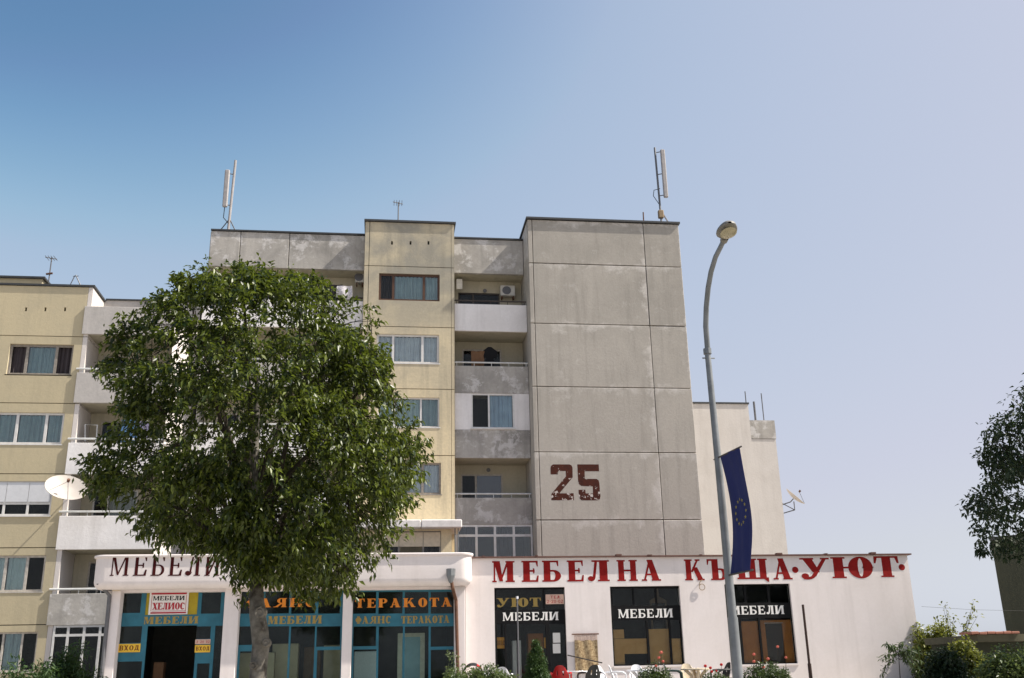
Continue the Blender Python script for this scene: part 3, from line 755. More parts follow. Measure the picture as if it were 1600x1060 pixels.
for r, (t, b) in enumerate(PZ):
    mb = MB().box(fx0, LXE, Yf, Yf+.11, b, t); p = mb.build('balcony_parapet', pm[r], low, bevel=.01)
    MB().box(fx0+.003, fx0+.10, Yf+.114, Yl-.003, b, t).build('balcony_side', pm[r], low)
    MB().box(fx0+.12, LXE-.03, Yf+.114, Yl-.004, b+.02, b+.16).build('ceiling_slab', 'cream_inner', low)
    MB().box(LX1+.004, LXE-.03, Yl, Yk+.1, b+.02, b+.16).build('ceiling_slab', 'cream_inner', low)
    if r:
        zr_ = t+.17; rl = MB().tube([(fx0-.05, Yf+.05, zr_), (LXE-.03, Yf+.05, zr_)], .04, 6)
        for i in range(5): xx = fx0+.2+(LXE-fx0-.4)*i/4; rl.tube([(xx, Yf+.055, t-.02), (xx, Yf+.055, zr_)], .015, 5)
        rl.build('railing', 'rail_white', p)
roof_l = Z(220, 471, Yk)
MB().box(LX1+.004, -7.95, Yk, Yk+.12, PZ[0][1]+.17, roof_l).build('attic_panel', 'grey_paint', low)
MB().box(LX1+.07, -7.95, Yk-.05, Yl+11, roof_l+.002, roof_l+.07).build('coping', 'roof_tin', low)
MB().slab([(LXE+.006, Yf), (-7.97, Yk-.1), (-7.97, Yl+11), (LXE+.006, Yl+11)], TER-.2, PZ[0][0]-.02).build('end_wall', 'white_wall', low)
MB().box(LX1-.02, LXE, Yk+.9, Yl+11, TER-.2, roof_l-.02).build('block_wall', 'interior', low)
dpx = {1: [(158, 556, 196, 628, .4)], 2: [(154, 658, 190, 738, .5)], 3: [(142, 766, 212, 850, .33)], 4: [(134, 878, 176, 965, .4)], 5: []}
for r in range(1, 5):
    zc, zf = PZ[r-1][1]+.02, PZ[r][1]+.16
    hs = []
    for q in dpx[r]:
        h = rect(*q[:4], Yk); hs.append((h[0], h[1], zf+.1, h[3]))
    MB().holed(LX1+.004, LXE-.02, zf, zc-.003, Yk, Yk+.12, hs).build('loggia_wall', 'cream_inner', low)
    for h, q in zip(hs, dpx[r]):
        window(low, h[0], h[1], h[2], h[3], Yk+.03, [q[4]], [.55], fm='white_frame' if r == 3 else 'worn_frame', fw_=.06, glass='glass_dark', curtains=[None, 'blind_white'] if r == 3 else None, sill=False, name='balcony_door', seed=r+30)
# white clothes-airing frame seen on the third balcony
fz = MB(); A = [at(133, 690, Yf+.5), at(133, 663.5, Yf+.5), at(152, 664.5, Yf+.5), at(150.5, 690, Yf+.5)]
fz.tube(A, .03, 6, True); tag(fz.build('airing_frame', 'rail_white'), 'white square tube frame standing on the balcony beside the blue towel', 'airing frame')
gz_ = rect(75, 982, 165, 1090, Yf)
window(low, gz_[0]+.03, LXE, gz_[2], PZ[4][1]-.006, Yf+.04, [.16, .33, .5, .75], [.86], fm='white_frame', fw_=.075, glass='glass_dark', sill=False, name='loggia_glazing', seed=40)
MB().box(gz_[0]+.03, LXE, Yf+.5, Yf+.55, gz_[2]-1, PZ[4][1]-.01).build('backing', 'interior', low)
MB().box(fx0, LXE, Yf, Yf+.2, TER-.2, gz_[2]-.004).build('infill_wall', 'concrete_grey', low)
# small rooftop hut
hx = rect(-60, 433, 66, 452, 44.5)
h_ = MB().box(hx[0], hx[1], 44.5, 47.5, hx[2]-.8, hx[3]-.06).build('rooftop_hut', 'ochre_plaster', low)
MB().box(hx[0], hx[1]+.12, 44.38, 47.6, hx[3]-.058, hx[3]+.03).build('hut_roof', 'roof_tin', h_)

# ================================================================== BACK BLOCK (cream gable at right)
Yc = 50.0
back = empty('apartment_block', (18, Yc, TER), 'cream windowless end wall of a farther block with a stepped roofline', 'apartment block')
c0, c1, c2 = X(1060, 640, Yc), X(1169.5, 640, Yc), X(1209.5, 660, Yc)
zt1, zt2 = Z(1130, 631.5, Yc), Z(1190, 657, Yc)
MB().box(c0, c1, Yc, Yc+9, TER-.2, zt1).build('end_wall', 'cream_gable', back)
MB().box(c1+.004, c2, Yc+.03, Yc+9, TER-.2, Z(1190, 686, Yc)).build('end_wall', 'cream_gable', back)
MB().box(c1+.004, c2+.03, Yc+.002, Yc+9, Z(1190, 685.5, Yc), zt2).build('roof_band', 'concrete_grey', back)
MB().box(c0, c1+.05, Yc-.05, Yc+9, zt1+.002, zt1+.09).build('coping', 'roof_tin', back)

# ================================================================== LEFT SHOWROOM WITH THE ROUNDED CANOPY
Yn, Yq = 33.1, 33.95
room = empty('showroom', (-2.5, 34, TER), 'low showroom with teal framed shop windows under a rounded white canopy', 'shop')
kx0, kx1 = X(144.5, 885, Yn), X(738.5, 892, Yn)
ktop = Z(440, 865.5, Yn); kb_ = Z(440, 907, Yn); ksof = Z(440, 921, Yn+.8)
path = []                                          # plan outline of the canopy, with the outward normal
for k in range(9): t = RAD(180+90*k/8); path.append((kx0+.4+.4*math.cos(t), Yn+.4+.4*math.sin(t), math.cos(t), math.sin(t)))
for k in range(1, 20): path.append((kx0+.4+(kx1-kx0-.8)*k/20, Yn, 0, -1))
for k in range(9): t = RAD(270+90*k/8); path.append((kx1-.4+.4*math.cos(t), Yn+.4+.4*math.sin(t), math.cos(t), math.sin(t)))
path = [(kx0, 35.2, -1, 0)]+path+[(kx1, 35.2, 1, 0)]
prof = [(-.25, ktop-.02), (.05, ktop), (.065, ktop-.03), (.05, ktop-.075), (.0, ktop-.085), (0, kb_+.03)] + [(-.22*(1-math.cos(RAD(a))), kb_+.03-(kb_+.03-ksof)*math.sin(RAD(a))) for a in (15, 30, 45, 60, 75, 90)] + [(-.75, ksof)]
cm = MB(); n = len(prof)
for (x, y, nx, ny) in path:
    for (d, z) in prof: cm.v.append((x+nx*d, y+ny*d, z))
for i in range(len(path)-1):
    for j in range(n-1): cm.f.append((i*n+j, (i+1)*n+j, (i+1)*n+j+1, i*n+j+1))
canopy = cm.build('canopy', 'pink_wall', room, smooth=True)
MB().slab([(kx0+.2, 35.2)]+[(p[0]-p[2]*.24, p[1]-p[3]*.24) for p in path[1:-1]]+[(kx1-.2, 35.2)], ktop-.12, ktop-.03).build('canopy_roof', 'concrete', room)
cols = [(168.5, 183.2, 985), (347.3, 370.7, 990), (534.4, 549.7, 990), (710.6, 727, 985)]
cxs = [(X(a, y, 33.55), X(b, y, 33.55)) for a, b, y in cols]
for a, b in cxs: MB().box(a, b, 33.55, 33.99, TER-.05, ksof+.05).build('column', 'pink_wall', room, bevel=.015)
MB().box(cxs[0][0]+.02, cxs[3][1]-.02, 33.72, 34.1, Z(440, 923.5, 33.72), ksof+.15).build('lintel', 'pink_wall', room)
bl = [(183.2, 347.3), (370.7, 534.4), (549.7, 710.6)]
H1 = [(190.5, 924, 220.5, 958), (228, 924, 309, 961), (315, 924, 345, 959), (185.5, 979, 221, 1005), (180, 1034, 220, 1082), (226, 978, 304, 1087), (307, 979, 329, 998.5), (306.5, 1037, 326, 1082), (333, 978, 345, 1082)]
f1 = MB().holed(cxs[0][1]+.004, cxs[1][0]-.004, TER+.02, Z(260, 922, Yq), Yq, Yq+.07, [rect(*h, Yq) for h in H1]).build('entrance_front', 'teal_paint', room)
for i, h in enumerate(H1):
    if i in (1, 5): continue
    x0, x1, z0, z1 = rect(*h, Yq); MB().box(x0-.004, x1+.004, Yq+.03, Yq+.042, z0-.004, z1+.004).build('pane', 'glass_teal', f1)
x0, x1, z0, z1 = rect(*H1[1], Yq); MB().box(x0, x1, Yq+.02, Yq+.06, z0, z1).build('panel', 'yellow_panel', f1)
H2 = [(373.5, 925, 411, 959), (414, 925, 452, 959), (455.5, 925, 492.5, 959), (497.5, 925, 531.5, 959), (373, 979, 394, 1008), (373, 1018, 394, 1082), (397, 979, 449.5, 1082), (452.5, 979, 490.5, 1082), (494.5, 979, 531.5, 1010.5), (494.5, 1016, 531.5, 1082)]
H3 = [(552, 925, 587.5, 959), (591.5, 925, 629, 959), (632.5, 925, 669.5, 959), (673, 925, 709, 959), (552, 979, 587.5, 1010), (552, 1015, 587.5, 1082), (591, 979, 629, 1082), (632, 979, 669.5, 1082), (673, 979, 709, 1010.5), (673, 1015.5, 709, 1082)]
for k, H in ((1, H2), (2, H3)):
    f_ = MB().holed(cxs[k][1]+.004, cxs[k+1][0]-.004, TER+.1, Z((bl[k][0]+bl[k][1])/2, 922, Yq), Yq, Yq+.07, [rect(*h, Yq) for h in H]).build('shop_window', 'teal_paint', room)
    for h in H:
        x0, x1, z0, z1 = rect(*h, Yq); MB().box(x0-.004, x1+.004, Yq+.03, Yq+.042, z0-.004, z1+.004).build('pane', 'glass_teal', f_)
def shell(x0, x1, y0, y1, z0, z1, parent, m='room', roof='roof_felt'):
    mb = MB().box(x0, x1, y1, y1+.2, z0, z1); mb.box(x0, x0+.2, y0, y1-.003, z0, z1); mb.box(x1-.2, x1, y0, y1-.003, z0, z1)
    mb.build('inner_wall', m, parent)
    MB().box(x0+.203, x1-.203, y0, y1-.003, z0, z0+.03).build('shop_floor', m, parent)
    MB().box(x0, x1, y0, y1+.2, z1+.003, z1+.2).build('flat_roof', roof, parent)
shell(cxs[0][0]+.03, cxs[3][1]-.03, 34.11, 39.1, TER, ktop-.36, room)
MB().box(cxs[0][0]+.05, cxs[3][1]-.05, 34.02, 34.105, ksof+.2, ktop-.36).build('lintel', 'pink_wall', room)
# canopy lettering, one box per letter
lt = empty('lettering', None, parent=room)
for ch, a, b in (('М', 173, 202), ('Е', 209, 230), ('Б', 236.5, 258), ('Е', 264, 285), ('Л', 290, 313.5), ('И', 320.5, 343.5), ('Х', 372, 397), ('Е', 404, 424), ('Л', 430, 455), ('И', 462, 486), ('О', 493, 514), ('С', 521, 540)):
    x0, x1, z0, z1 = rect(a, 868.7, b, 900, Yn); letter(lt, ch, x0, x1, z0, z1, Yn, ROM, 'maroon', .005)
word(room, 'ФАЯНС', 385, 491.5, 935, 949, Yq, FAT, 'orange_letter', .25)
word(room, 'ТЕРАКОТА', 555, 706, 935, 949, Yq, FAT, 'orange_letter', .25)
word(room, 'МЕБЕЛИ', 225, 310, 963.5, 975, Yq, FAT, 'mustard_letter', .12)
word(room, 'МЕБЕЛИ', 419, 503, 962.5, 975, Yq, FAT, 'mustard_letter', .12)
word(room, 'ФАЯНС', 555.5, 610.5, 963, 974.5, Yq, FAT, 'mustard_letter', .12)
word(room, 'ТЕРАКОТА', 627, 702.5, 962.5, 974, Yq, FAT, 'mustard_letter', .12)
# downpipes
def pipe(name, pts, r, m, label, hopper=None, cat='downpipe', group='downpipes on the showroom'):
    o = MB().tube(pts, r, 8).build(name, m, None, smooth=True)
    me = o.data; base = Vector(pts[-1])
    for v in me.vertices: v.co -= base
    o.location = base; tag(o, label, cat, group)
    if hopper:
        MB().tube([(hopper.x, hopper.y, hopper.z+.22), (hopper.x, hopper.y, hopper.z), (hopper.x, hopper.y, hopper.z-.22)], [.15, .14, .06], 8).build('hopper', 'galv', o)
    return o
hp = at(704.5, 900, Yn-.15)
pipe('downpipe', [at(704.5, 903, Yn-.15), at(707, 918, Yn-.15), at(712.5, 938, 33.45), Vector((X(716, 1000, 33.45), 33.45, TER+.05))], .055, 'rust_metal', 'brown downpipe with a grey hopper at the right end of the canopy', hp)
pipe('downpipe', [at(153, 911, Yn+.1), at(163, 921, Yn+.3), at(171, 931, 33.5), Vector((X(165.5, 1000, 33.45)-.02, 33.5, TER+.05))], .06, 'galv_dark', 'dark downpipe curving down from the left end of the canopy')
MB().box(*[v for v in (cxs[0][1]-.26, cxs[0][1]-.02)], 33.50, 33.547, Z(180, 924, 33.55), Z(180, 912, 33.55)).build('vent_plate', 'plastic_beige', room)

# ================================================================== RIGHT SHOP
Ys = 34.0
shop = empty('furniture_shop', (11, Ys, TER), 'long low white shop with a row of big red letters across its front', 'shop')
sx0, sx1 = X(727.5, 985, Ys)+.003, X(1417, 866, Ys); stop = Z(1050, 870.5, Ys)
W1, W2, W3 = (773.5, 918, 885.5, 1086), (956, 916, 1066.2, 1040), (1137, 912.5, 1240.5, 1038)
wr = [rect(*q, Ys) for q in (W1, W2, W3)]
wr = [(wr[0][0], wr[0][1], TER+.02, wr[0][3])]+wr[1:]
MB().holed(sx0, sx1, TER-.05, stop, Ys, Ys+.25, wr).build('front_wall', 'pink_wall', shop)
MB().box(sx1-.25, sx1-.002, Ys+.252, 40.0, TER-.05, stop).build('side_wall', 'pink_wall', shop)
MB().box(sx0-.1, sx1+.12, Ys-.10, 40.1, stop+.003, stop+.05).build('roof_edge', 'rust_cap', shop)
rj = random.Random(4); lump = MB()
for k in range(8):
    x = sx0+.3+(sx1-sx0-.5)*(k+rj.random()*.6)/8; lump.box(x, x+rj.uniform(.06, .22), Ys-.12, Ys+.1, stop+.052, stop+.06+rj.random()*.05)
lump.build('roof_nails', 'rust_cap', shop)
for r_, q, T in zip(wr, (W1, W2, W3), (1, 2, 3)):
    MB().box(r_[0]-.02, r_[1]+.02, Ys-.04, Ys+.1, r_[2]-.06, r_[2]-.003).build('window_sill', 'pink_wall', shop)
HW = [[(775.5, 921, 848.5, 953), (851, 921, 882.5, 953), (777, 975, 789, 1082), (792, 975, 808, 1082), (811, 975, 854, 1082), (860, 975, 884.5, 1082)],
      [(957, 919.5, 988.5, 946.5), (991, 919.5, 1024, 946.5), (1026.5, 919.5, 1061.5, 946.5), (959, 969, 1011.3, 1038), (1013.8, 969, 1046.5, 1038), (1049.5, 969, 1064.5, 1038)],
      [(1137.5, 915, 1163, 942), (1166.5, 915, 1199, 942), (1203, 915, 1233, 942), (1140, 966, 1157.5, 1036), (1160.5, 966, 1187.5, 1036), (1190.5, 966, 1240.5, 1036)]]
for k in range(3):
    r_ = wr[k]; hs = [rect(*h, Ys+.1) for h in HW[k]]
    f_ = MB().holed(r_[0]+.004, r_[1]-.004, r_[2]+.004, r_[3]-.004, Ys+.1, Ys+.17, hs).build('shop_window', 'black_frame', shop)
    for i, h in enumerate(hs):
        MB().box(h[0]-.004, h[1]+.004, Ys+.13, Ys+.142, max(h[2], r_[2]+.01)-.004, h[3]+.004).build('pane', 'glass_dark', f_)
word(shop, 'МЕБЕЛИ', 785.5, 872.5, 956.8, 969.8, Ys+.1, MED, 'sign_white', .12)
word(shop, 'МЕБЕЛИ', 966, 1051, 951.8, 965.6, Ys+.1, MED, 'sign_white', .12)
word(shop, 'МЕБЕЛИ', 1139.5, 1225, 946.7, 960.3, Ys+.1, MED, 'sign_white', .12)
word(shop, 'УЮТ', 776.5, 845, 934.5, 948.5, Ys+.13, FAT, 'mustard_letter', .12)
shell(sx0+.05, sx1-.3, Ys+.26, 39.6, TER, stop-.25, shop, 'room')
lt = empty('lettering', None, parent=shop)
for ch, a, b in (('М', 769, 804), ('Е', 815, 841.5), ('Б', 847, 877), ('Е', 886, 912), ('Л', 918, 952), ('Н', 964, 995.7), ('А', 1002, 1032.7), ('К', 1069.5, 1100.5), ('Ъ', 1105, 1137), ('Щ', 1151, 1200), ('А', 1207, 1237.5), ('·', 1237.5, 1247.5), ('У', 1251, 1297), ('Ю', 1299, 1364), ('Т', 1366.5, 1404), ('·', 1404, 1414)):
    mid = (a+b)/2
    yt = float(np.interp(mid, [785, 1085, 1270, 1385], [877, 874.3, 872.2, 869.3])); yb = float(np.interp(mid, [785, 1085, 1270, 1385], [910, 907.2, 905.3, 902]))
    if ch == '·': yt, yb = (885.6, 895.6) if mid < 1300 else (881.6, 891.6)
    if ch == 'Щ': yb -= 1
    x0, x1, z0, z1 = rect(a, yt, b, yb, Ys); letter(lt, ch, x0, x1, z0, z1, Ys, FAT, 'red_letter', .005, .03)

# ================================================================== SIGNS, NOTICES, THINGS INSIDE THE SHOPS
def board(name, label, cat, q, Y, dep, m, group=None):
    x0, x1, z0, z1 = rect(*q, Y); b = Vector(((x0+x1)/2, Y, z0))
    e = empty(name, b, label, cat, group)
    MB().box(x0, x1, Y-dep, Y-.001, z0, z1).build('board', m, e, bevel=.006)
    return e
sg = board('shop_sign', 'white board with red bars reading МЕБЕЛИ over ХЕЛИОС above the doorway', 'sign', (233.5, 924, 294.5, 960.5), Yq, .05, 'sign_white')
yS = Yq-.05
for q in ((237, 926.5, 292, 929.2), (235, 956.6, 290.5, 959)):
    x0, x1, z0, z1 = rect(*q, yS); MB().box(x0, x1, yS-.006, yS+.001, z0, z1).build('red_bar', 'sign_red', sg)
for q in ((236.4, 930.3, 237.1, 955.5), (290.2, 930.3, 290.9, 955.5), (237.4, 954.6, 290, 955.2)):
    x0, x1, z0, z1 = rect(*q, yS); MB().box(x0, x1, yS-.005, yS+.001, z0, z1).build('red_line', 'sign_red', sg)
word(sg, 'МЕБЕЛИ', 239.5, 288.5, 931.5, 938.3, yS, MED, 'ink', .1)
word(sg, 'ХЕЛИОС', 238.5, 288.5, 942, 952.8, yS, FAT, 'sign_red', .04)
for q, lab in (((184, 1006.3, 219.5, 1019.5), 'yellow sign reading ВХОД left of the showroom doorway, under a small paper slip'), ((304.5, 1008, 328.7, 1019.7), 'yellow sign reading ВХОД right of the showroom doorway, under a pink number sign')):
    e = board('entrance_sign', lab, 'sign', q, Yq, .025, 'sign_yellow', 'yellow entrance signs')
    w_ = (q[2]-q[0]); word(e, 'ВХОД', q[0]+w_*.07, q[2]-w_*.07, q[1]+2.6, q[3]-3, Yq-.025, MED, 'sign_brown', .18)
e = board('number_sign', 'small pink sign with red digits above the right hand yellow sign', 'sign', (305, 999.2, 329, 1006.6), Yq, .02, 'sign_pink')
word(e, '2 20 02', 307, 327.5, 1001, 1005, Yq-.02, SAN, 'sign_red', .2)
nb = []
for q, lab in (((311, 983, 322.3, 998), 'grey paper notice on the door glass above the pink number sign'), ((334, 983, 341, 998.3), 'narrow paper notice on the dark pane right of the showroom door'), ((198.7, 999.4, 210.2, 1004.2), 'small white paper slip above the left yellow sign'), ((212, 1021.5, 221.5, 1024), 'thin white slip stuck under the right corner of the left yellow sign')):
    x0, x1, z0, z1 = rect(*q, Yq); o = MB().box(x0, x1, Yq-.012, Yq-.002, z0, z1).build('paper_notice', 'paper', None, loc=((x0+x1)/2, Yq, z0))
    for v in o.data.vertices: v.co -= o.location
    tag(o, lab, 'notice', 'paper notices on the showroom front')
def solo(mb, name, m, label, cat, group=None, kind=None, smooth=False, bevel=0.0):
    o = mb.build(name, m, None, smooth=smooth, bevel=bevel)
    n_ = len(o.data.vertices); co = np.empty(n_*3); o.data.vertices.foreach_get('co', co); co = co.reshape(-1, 3)
    b = np.array([(co[:, 0].min()+co[:, 0].max())/2, (co[:, 1].min()+co[:, 1].max())/2, co[:, 2].min()])
    o.data.vertices.foreach_set('co', (co-b).ravel()); o.location = b
    return tag(o, label, cat, group, kind)
# showroom goods
def boxthing(q, Y, dep, m, name, label, cat, group=None, ground=True):
    x0, x1, z0, z1 = rect(*q, Y)
    if ground: z0 = TER+.03
    return solo(MB().box(x0, x1, Y, Y+dep, z0, z1), name, m, label, cat, group, bevel=.015)
boxthing((370, 1020, 428, 1080), 34.45, .6, 'cardboard', 'cardboard_box', 'wide tan cardboard box behind the trunk in the middle shop window', 'box', 'packed goods in the showroom')
boxthing((424, 1006, 465, 1080), 34.75, .6, 'cardboard', 'cardboard_box', 'tall tan cardboard box right of the trunk in the middle shop window', 'box', 'packed goods in the showroom')
boxthing((474, 1011, 500, 1080), 35.2, .6, 'cloth_orange', 'wardrobe', 'narrow brown upright cabinet in the middle shop window', 'cabinet')
boxthing((505, 1008, 534, 1080), 34.9, .6, 'cardboard', 'cardboard_box', 'dim cardboard box at the right edge of the middle shop window', 'box', 'packed goods in the showroom')
boxthing((553, 1018, 588, 1080), 34.6, .3, 'paper', 'tile_stack', 'grey stack of wall tiles low in the right teal window', 'tiles')
dfz = empty('door_frame', at(642, 1075, 34.6), 'white timber door with frosted glass leaning inside the right teal window', 'door')
x0, x1, z0, z1 = rect(621, 989.5, 663.5, 1082, 34.6); ti = (x1-x0)*.17
MB().holed(x0, x1, z0, z1, 34.6, 34.7, [(x0+ti, x1-ti, z0+.2, z1-ti*.8)]).build('frame', 'plastic_beige', dfz)
MB().box(x0+ti-.005, x1-ti+.005, 34.64, 34.66, z0+.195, z1-ti*.8+.005).build('pane', 'curtain_teal', dfz)
# dark interior shapes by the entrance
boxthing((238, 1035, 254, 1085), 35.0, .4, 'cloth_orange', 'chair_stack', 'brown upright stack of goods just inside the dark entrance', 'goods')
# right shop window goods: plywood panels and wardrobes
Yi = Ys+.22
def panelpx(qs, Y, m, name, label, cat, group=None):
    mb = MB()
    for i, q in enumerate(qs): x0, x1, z0, z1 = rect(*q, Y); mb.box(x0, x1, Y+.002*i, Y+.03+.002*i, z0, z1)
    return solo(mb, name, m, label, cat, group)
panelpx([(956.5, 984, 975, 998), (956.5, 998.3, 1012, 1022), (956.5, 1022.3, 976.5, 1048)], Yi, 'plywood', 'plywood_sheet', 'stepped tan plywood furniture back at the left of the middle black window', 'furniture', 'plywood furniture backs')
panelpx([(1015.5, 983, 1047, 1048)], Yi+.12, 'plywood', 'plywood_sheet', 'tall tan plywood furniture back in the middle of the middle black window', 'furniture', 'plywood furniture backs')
panelpx([(1049, 998, 1068, 1048)], Yi, 'plywood', 'plywood_sheet', 'narrow tan plywood furniture back at the right of the middle black window', 'furniture', 'plywood furniture backs')
panelpx([(1138, 985, 1143, 1044)], Yi, 'plastic_beige', 'slim_panel', 'slim pale upright panel at the left edge of the right black window', 'furniture')
panelpx([(1159, 971, 1189, 1044)], Yi, 'brown_door', 'brown_board', 'orange brown wardrobe door at the left of the right black window', 'furniture')
wd = empty('wardrobe', at(1216, 1044, Yi+.05), 'orange brown wardrobe with a dark middle panel in the right black window', 'wardrobe')
x0, x1, z0, z1 = rect(1191, 969, 1243, 1044, Yi+.05); p0, p1, p2, p3 = rect(1198, 974.5, 1225, 1036, Yi+.05)
MB().holed(x0, x1, z0, z1, Yi+.05, Yi+.3, [(p0, p1, p2, p3)]).build('body', 'brown_door', wd)
MB().box(p0, p1, Yi+.09, Yi+.12, p2, p3).build('door', 'dark_door', wd)
MB().box(p0-.02, p1+.02, Yi+.03, Yi+.047, p3+.004, p3+.03).build('rail', 'worn_frame', wd)
mr = empty('standing_mirror', at(1031, 1020, 35.2), 'tall dark mirror with a pale ornate top behind the middle black window', 'mirror')
x0, x1, z0, z1 = rect(1018, 938, 1044, 1020, 35.2)
MB().holed(x0, x1, z0, z1, 35.2, 35.26, [(x0+.06, x1-.06, z0+.08, z1-.1)]).build('frame', 'wicker', mr)
MB().box(x0+.055, x1-.055, 35.23, 35.24, z0+.075, z1-.095).build('mirror_glass', 'glass_dark', mr)
MB().prism([(x0+.02, z1+.004), (x1-.02, z1+.004), ((x0+x1)/2+.05, z1+.12), ((x0+x1)/2+.02, z1+.42), ((x0+x1)/2-.02, z1+.42), ((x0+x1)/2-.05, z1+.12)], 35.2, 35.24).build('crest', 'wicker', mr)
# notices and signs of the first black window
e = board('phone_sign', 'pale pink sign with red phone digits at the top right of the first black window', 'sign', (852.5, 929, 881, 944.2), Ys+.1, .02, 'sign_pink')
word(e, 'ТЕЛ.', 860, 876, 931, 935.5, Ys+.08, SAN, 'sign_red', .2); word(e, '2-20-02', 854.5, 879.5, 937.5, 942.5, Ys+.08, SAN, 'sign_red', .15)
for q, lab in (((864, 989, 875.5, 1004.5), 'upper white paper notice on the right glass of the first black window'), ((864, 1006, 875.8, 1021), 'lower white paper notice on the right glass of the first black window')):
    x0, x1, z0, z1 = rect(*q, Ys+.1); o = solo(MB().box(x0, x1, Ys+.115, Ys+.122, z0, z1), 'paper_notice', 'paper', lab, 'notice', 'paper notices on the black window')
for q, lab in (((776, 996, 789, 1013.5), 'orange sign reading ВХОД behind the left glass of the first black window'), ((850, 996.5, 855.5, 1013), 'narrow orange sign behind the right door post of the first black window')):
    x0, x1, z0, z1 = rect(*q, Ys+.2); e = empty('orange_sign', ((x0+x1)/2, Ys+.2, z0), lab, 'sign', 'orange signs inside the black door')
    MB().box(x0, x1, Ys+.2, Ys+.22, z0, z1).build('board', 'sign_orange', e)
    if q[0] < 800: word(e, 'ВХОД', q[0]+1, q[2]-1, q[1]+5, q[3]-5, Ys+.2, MED, 'sign_brown', .15)
boxthing((801, 1001, 815, 1080), 34.9, .3, 'plastic_white', 'white_cabinet', 'tall narrow white cabinet inside the open black door', 'cabinet')
boxthing((826, 990, 850, 1080), 35.4, .4, 'brown_door', 'wardrobe', 'dim reddish wardrobe deep inside the open black door', 'wardrobe')
# hanging rug on the white wall
rg = empty('hanging_rug', at(916, 1038, Ys-.06), 'tan patterned rug with a pale fringe hanging on the white wall between black windows', 'rug')
x0, x1, z0, z1 = rect(898.5, 1000.5, 934.5, 1052, Ys-.06); zt = Z(916, 991, Ys-.06)
MB().grid(lambda u, v: (x0+(x1-x0)*u, Ys-.06+.012*math.sin(u*14+v*3), z0+(z1-z0)*v), 18, 8).build('rug_cloth', 'rug_tan', rg, smooth=True, solid=.012)
fg = MB()
for i in range(12):
    u = x0+(x1-x0)*(i+.1)/12; fg.box(u, u+(x1-x0)/14, Ys-.066-.004*(i % 2), Ys-.05-.004*(i % 2), z1-.02, zt-.01)
fg.build('fringe', 'rug_fringe', rg)
MB().tube([(x0-.08, Ys-.06, zt), (x1+.06, Ys-.06, zt)], .02, 6).build('rod', 'rust_metal', rg)
# ring lamp bracket on the wall
rb = MB(); c = at(1097, 917.5, Ys-.06)
rb.tube([(c.x+.1*math.cos(t*.5), c.y, c.z+.1*math.sin(t*.5)) for t in range(14)], .012, 6, False)
rb.tube([(c.x-.1, c.y, c.z), (c.x-.06, c.y, c.z+.18), (c.x+.04, Ys-.02, c.z+.24)], .012, 6)
solo(rb, 'wall_hook', 'wicker', 'small tan ring shaped hook on the white wall under the red letters', 'hook')

# ================================================================== DISHES, ANTENNAS, AIR CONDITIONERS, LAUNDRY
def dish(name, c, nrm, R, depth, label, arm_to, cat='satellite dish'):
    e = empty(name, arm_to, label, cat)
    nz = Vector(nrm).normalized(); u = nz.cross(Vector((0, 0, 1))).normalized(); v = u.cross(nz)
    mb = MB(); nr, na = 6, 28
    for i in range(nr+1):
        r = R*i/nr
        for k in range(na): a = 2*math.pi*k/na; mb.v.append(tuple(c+u*r*math.cos(a)+v*r*math.sin(a)+nz*(depth*(r/R)**2)))
    for i in range(nr):
        for k in range(na): l = (k+1) % na; mb.f.append((i*na+k, i*na+l, (i+1)*na+l, (i+1)*na+k))
    mb.build('reflector', 'dish_paint', e, smooth=True, solid=.012)
    tip = c+nz*R*.75; am = MB()
    am.tube([c-nz*.02, c-nz*.25, Vector(arm_to)], .03, 6); am.build('bracket', 'galv_dark', e)
    fa = MB().tube([c-v*R*.96+nz*depth, tip], .012, 5); fa.tube([c+(u*.9-v*.4)*R*.9+nz*depth, tip], .008, 5)
    fa.build('feed_arm', 'galv_dark', e)
    MB().tube([tip-nz*.02, tip+nz*.10], [.05, .06], 8).build('receiver', 'rust_metal', e)
    return e
dish('satellite_dish', at(101, 772, 39.0), (.32, -.64, .70), .76, .30, 'large white satellite dish on the ochre wall beside the balconies', (X(110, 790, 40.2), 40.26, Z(101, 772, 40.2)))
bd = at(1236, 797, Yc+2)
dish('satellite_dish', at(1240, 779, Yc+1.5), (.62, -.35, .70), .62, .16, 'small white satellite dish on a bracket at the edge of the cream end wall', (c2-.05, Yc+1.6, bd.z))
bk = MB(); p = at(1240, 781, Yc+1.5)
bk.tube([(c2, Yc+1.2, p.z-.9), (p.x, Yc+1.5, p.z-.55), (p.x, Yc+1.5, p.z-.1)], .03, 6); bk.tube([(c2, Yc+1.2, p.z), (p.x, Yc+1.5, p.z-.55)], .025, 6)
solo(bk, 'dish_bracket', 'galv_dark', 'grey triangular bracket carrying the small dish at the cream wall edge', 'bracket')
def mast(name, label, foot, top, r, m, cat='antenna', group=None):
    e = empty(name, foot, label, cat, group)
    MB().tube([foot, top], r, 8).build('mast', m, e, smooth=True)
    return e
